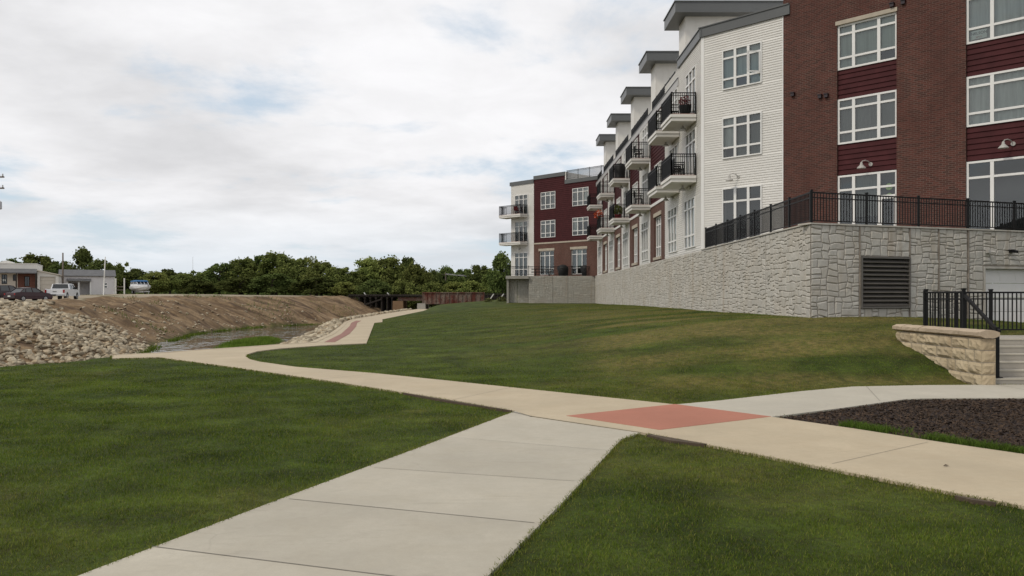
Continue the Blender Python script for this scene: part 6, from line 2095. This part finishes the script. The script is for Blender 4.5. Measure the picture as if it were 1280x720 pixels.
def grass():
    for nm, n, y0, y1, pw, seg in (('grass', 620000, 3.2, 24, 1.3, True), ('grass', 620000, 9.0, 75, 1.3, False)):
        x, y = lawn_points(n, y0, y1, pw)
        k = RNG.random(len(x)) < (1 - sstep(11, 23, y) if seg else sstep(9, 16, y) * (1 - .8 * sstep(45, 75, y)))
        x, y = x[k], y[k]
        z = Hgt(x, y); dr = dryness(x, y)
        clump = vnoise(x, y, 2.2, 70, 3)
        h = (.013 + .021 * RNG.random(len(x))) * (.4 + 1.2 * clump) * np.where(RNG.random(len(x)) < .03, 1.6, 1)
        w = .0048 * np.maximum(1, y / 6.0) ** (.9 if seg else .85)
        nb = y < 18; ed = np.zeros(len(x)); ed[nb] = 1 - sstep(.02, .22, np.minimum(seg_dist(x[nb], y[nb], near_poly, True), seg_dist(x[nb], y[nb], trail_poly, True) + .05))
        dr = np.clip(dr + (RNG.random(len(x)) < .08) * .5 + ed * RNG.random(len(x)) * .75, 0, 1); h = h * (1 - .45 * ed)
        o = blades(x, y, z - .004, h, w, .2 + .7 * RNG.random(len(x)), M['grass_blade'], nm, dr, seg)
        tag(o, 'mown green lawn grass with dry patches' if seg else 'mown lawn grass on the slope below the stone wall', 'grass', kind='stuff')
    # ragged edge along the paths and weeds along the mulch
    xs, ys = [], []
    def along(a, b, n, off, spread):
        a = np.array(a); b = np.array(b); t = RNG.random(n); d = (b - a) / np.linalg.norm(b - a); nn = np.array([-d[1], d[0]])
        q = a + (b - a) * t[:, None] + nn * (off + RNG.normal(size=(n, 1)) * spread); xs.append(q[:, 0]); ys.append(q[:, 1])
    along(g(1045, 535), g(1175, 556), 2000, .15, .09); along(g(1175, 556), g(1280, 572), 1300, .12, .07)
    x = np.concatenate(xs); y = np.concatenate(ys)
    k = ~in_poly(x, y, trail_poly) & (vnoise(x, y, 3, 5, 2) > .36); x, y = x[k], y[k]
    o = blades(x, y, np.zeros(len(x)) + .01, .04 + .08 * RNG.random(len(x)), .008, .4 + .5 * RNG.random(len(x)), M['weed_blade'], 'weeds', None, True)
    tag(o, 'bright green weeds along the mulch bed edge', 'weeds', kind='stuff')
    # tufts leaning over the path edges
    xs, ys = [], []
    for poly in (near_poly, trail_poly, white_poly):
        m_ = len(poly)
        for i in range(m_):
            a, b = poly[i], poly[(i + 1) % m_]
            if max(a[1], b[1]) > 24 or min(a[1], b[1]) < 3.2: 
                if max(a[1], b[1]) > 24: continue
            L = math.hypot(a[0] - b[0], a[1] - b[1]); n = int(L * 420 / max(1, (a[1] + b[1]) / 14))
            if n: along(a, b, n, 0, .028)
    x = np.concatenate(xs); y = np.concatenate(ys)
    k = np.ones(len(x), bool)
    for p in FLAT:
        d = seg_dist(x, y, p, True); k &= ~(in_poly(x, y, p) & (d > .022))
    inner = np.zeros(len(x), bool)
    for p, q in ((near_poly, trail_poly), (trail_poly, near_poly), (white_poly, trail_poly), (trail_poly, white_poly), (trail_poly, mulch_poly), (white_poly, mulch_poly)):
        inner |= (seg_dist(x, y, p, True) < .06) & (seg_dist(x, y, q, True) < .06)
    k &= ~inner; x, y = x[k], y[k]
    o = blades(x, y, np.zeros(len(x)) + .005, .022 + .028 * RNG.random(len(x)), .006 * np.maximum(1, y / 8), .3 + .7 * RNG.random(len(x)), M['grass_blade'], 'grass', np.clip(dryness(x, y) + RNG.random(len(x)) * .5, 0, 1), True)
    tag(o, 'ragged grass fringe hanging over the path edges', 'grass', kind='stuff')
    # weeds on the creek island and along the water
    n = 16000
    y = RNG.normal(56, 5.5, n); x = -17.7 - (y - 56) * .10 + RNG.normal(0, 1.3, n)
    k = (((x + 17.7 + (y - 56) * .10) / 1.9) ** 2 + ((y - 55) / 7.5) ** 2) < 1; x, y = x[k], y[k]
    o1 = blades(x, y, Hgt(x, y), (.07 + .22 * RNG.random(len(x))) * (.4 + 1.2 * vnoise(x, y, .8, 3, 2)), .05, .2 + .5 * RNG.random(len(x)), M['reed_blade'], 'reeds', None, False)
    tag(o1, 'bright green reeds on the low island in the creek', 'reeds', kind='stuff')
    y = RNG.uniform(44, 100, 2600); x = FX(y) + RNG.normal(.1, .22, 2600)
    k = vnoise(x, y, .22, 8, 2) > .5; x, y = x[k], y[k]
    o2 = blades(x, y, np.maximum(Hgt(x, y), WATER_Z), .08 + .16 * RNG.random(len(x)), .05, .5, M['grass_blade'], 'weeds', None, False)
    tag(o2, 'low green weeds at the foot of the brown bank', 'weeds', kind='stuff')
    n = 2600; y = RNG.uniform(58, 105, n); db = RNG.uniform(1, 9, n); x = FX(y) - db
    k = vnoise(x, y, .18, 18, 3) > .63; x, y = x[k], y[k]
    o3 = blades(x, y, Hgt(x, y), .12 + .3 * RNG.random(len(x)), .06, .6, M['weed_blade'], 'weeds', None, False)
    tag(o3, 'scattered weed tufts on the brown bank', 'weeds', kind='stuff')
    # bark chips
    n = 150000
    x = RNG.uniform(3.7, 14.5, n); y = RNG.uniform(3.5, 13.2, n)
    k = in_poly(x, y, mulch_poly) & ((np.abs(x / y) < .72) | (RNG.random(n) < .6)); x, y = x[k], y[k]; n = len(x)
    P = np.stack([x, y, .012 + .012 * RNG.random(n)], 1)
    a = RNG.normal(size=(n, 3)); a[:, 2] *= .35; a /= np.linalg.norm(a, axis=1)[:, None]
    b = np.cross(a, RNG.normal(size=(n, 3)) + np.array([0, 0, 2.5])); b /= np.linalg.norm(b, axis=1)[:, None] + 1e-9
    l = (.008 + .020 * RNG.random((n, 1))); w = l * (.25 + .25 * RNG.random((n, 1)))
    V = np.stack([P - a * l - b * w, P + a * l - b * w * .6, P + a * l * .8 + b * w, P - a * l * .9 + b * w * .8], 1).reshape(-1, 3)
    tag(np_mesh('bark_chips', V, np.arange(4 * n).reshape(-1, 4), M['mulch_chip']), 'dark brown bark mulch in the planting bed', 'mulch', kind='stuff')


grass()


def leaves():
    for px, py, lab in ((1182.5, 587, 'single dry leaf lying on the tan trail at the right'),):
        x, y = g(px, py); mb = MB(); z = PZ + .006
        mb.face([(x - .03, y, z), (x, y - .018, z + .012), (x + .035, y + .005, z + .004), (x + .005, y + .02, z + .014)])
        tag(mb.build('dry_leaf', M['earth'], origin=(x, y, z)), lab, 'leaf')


leaves()
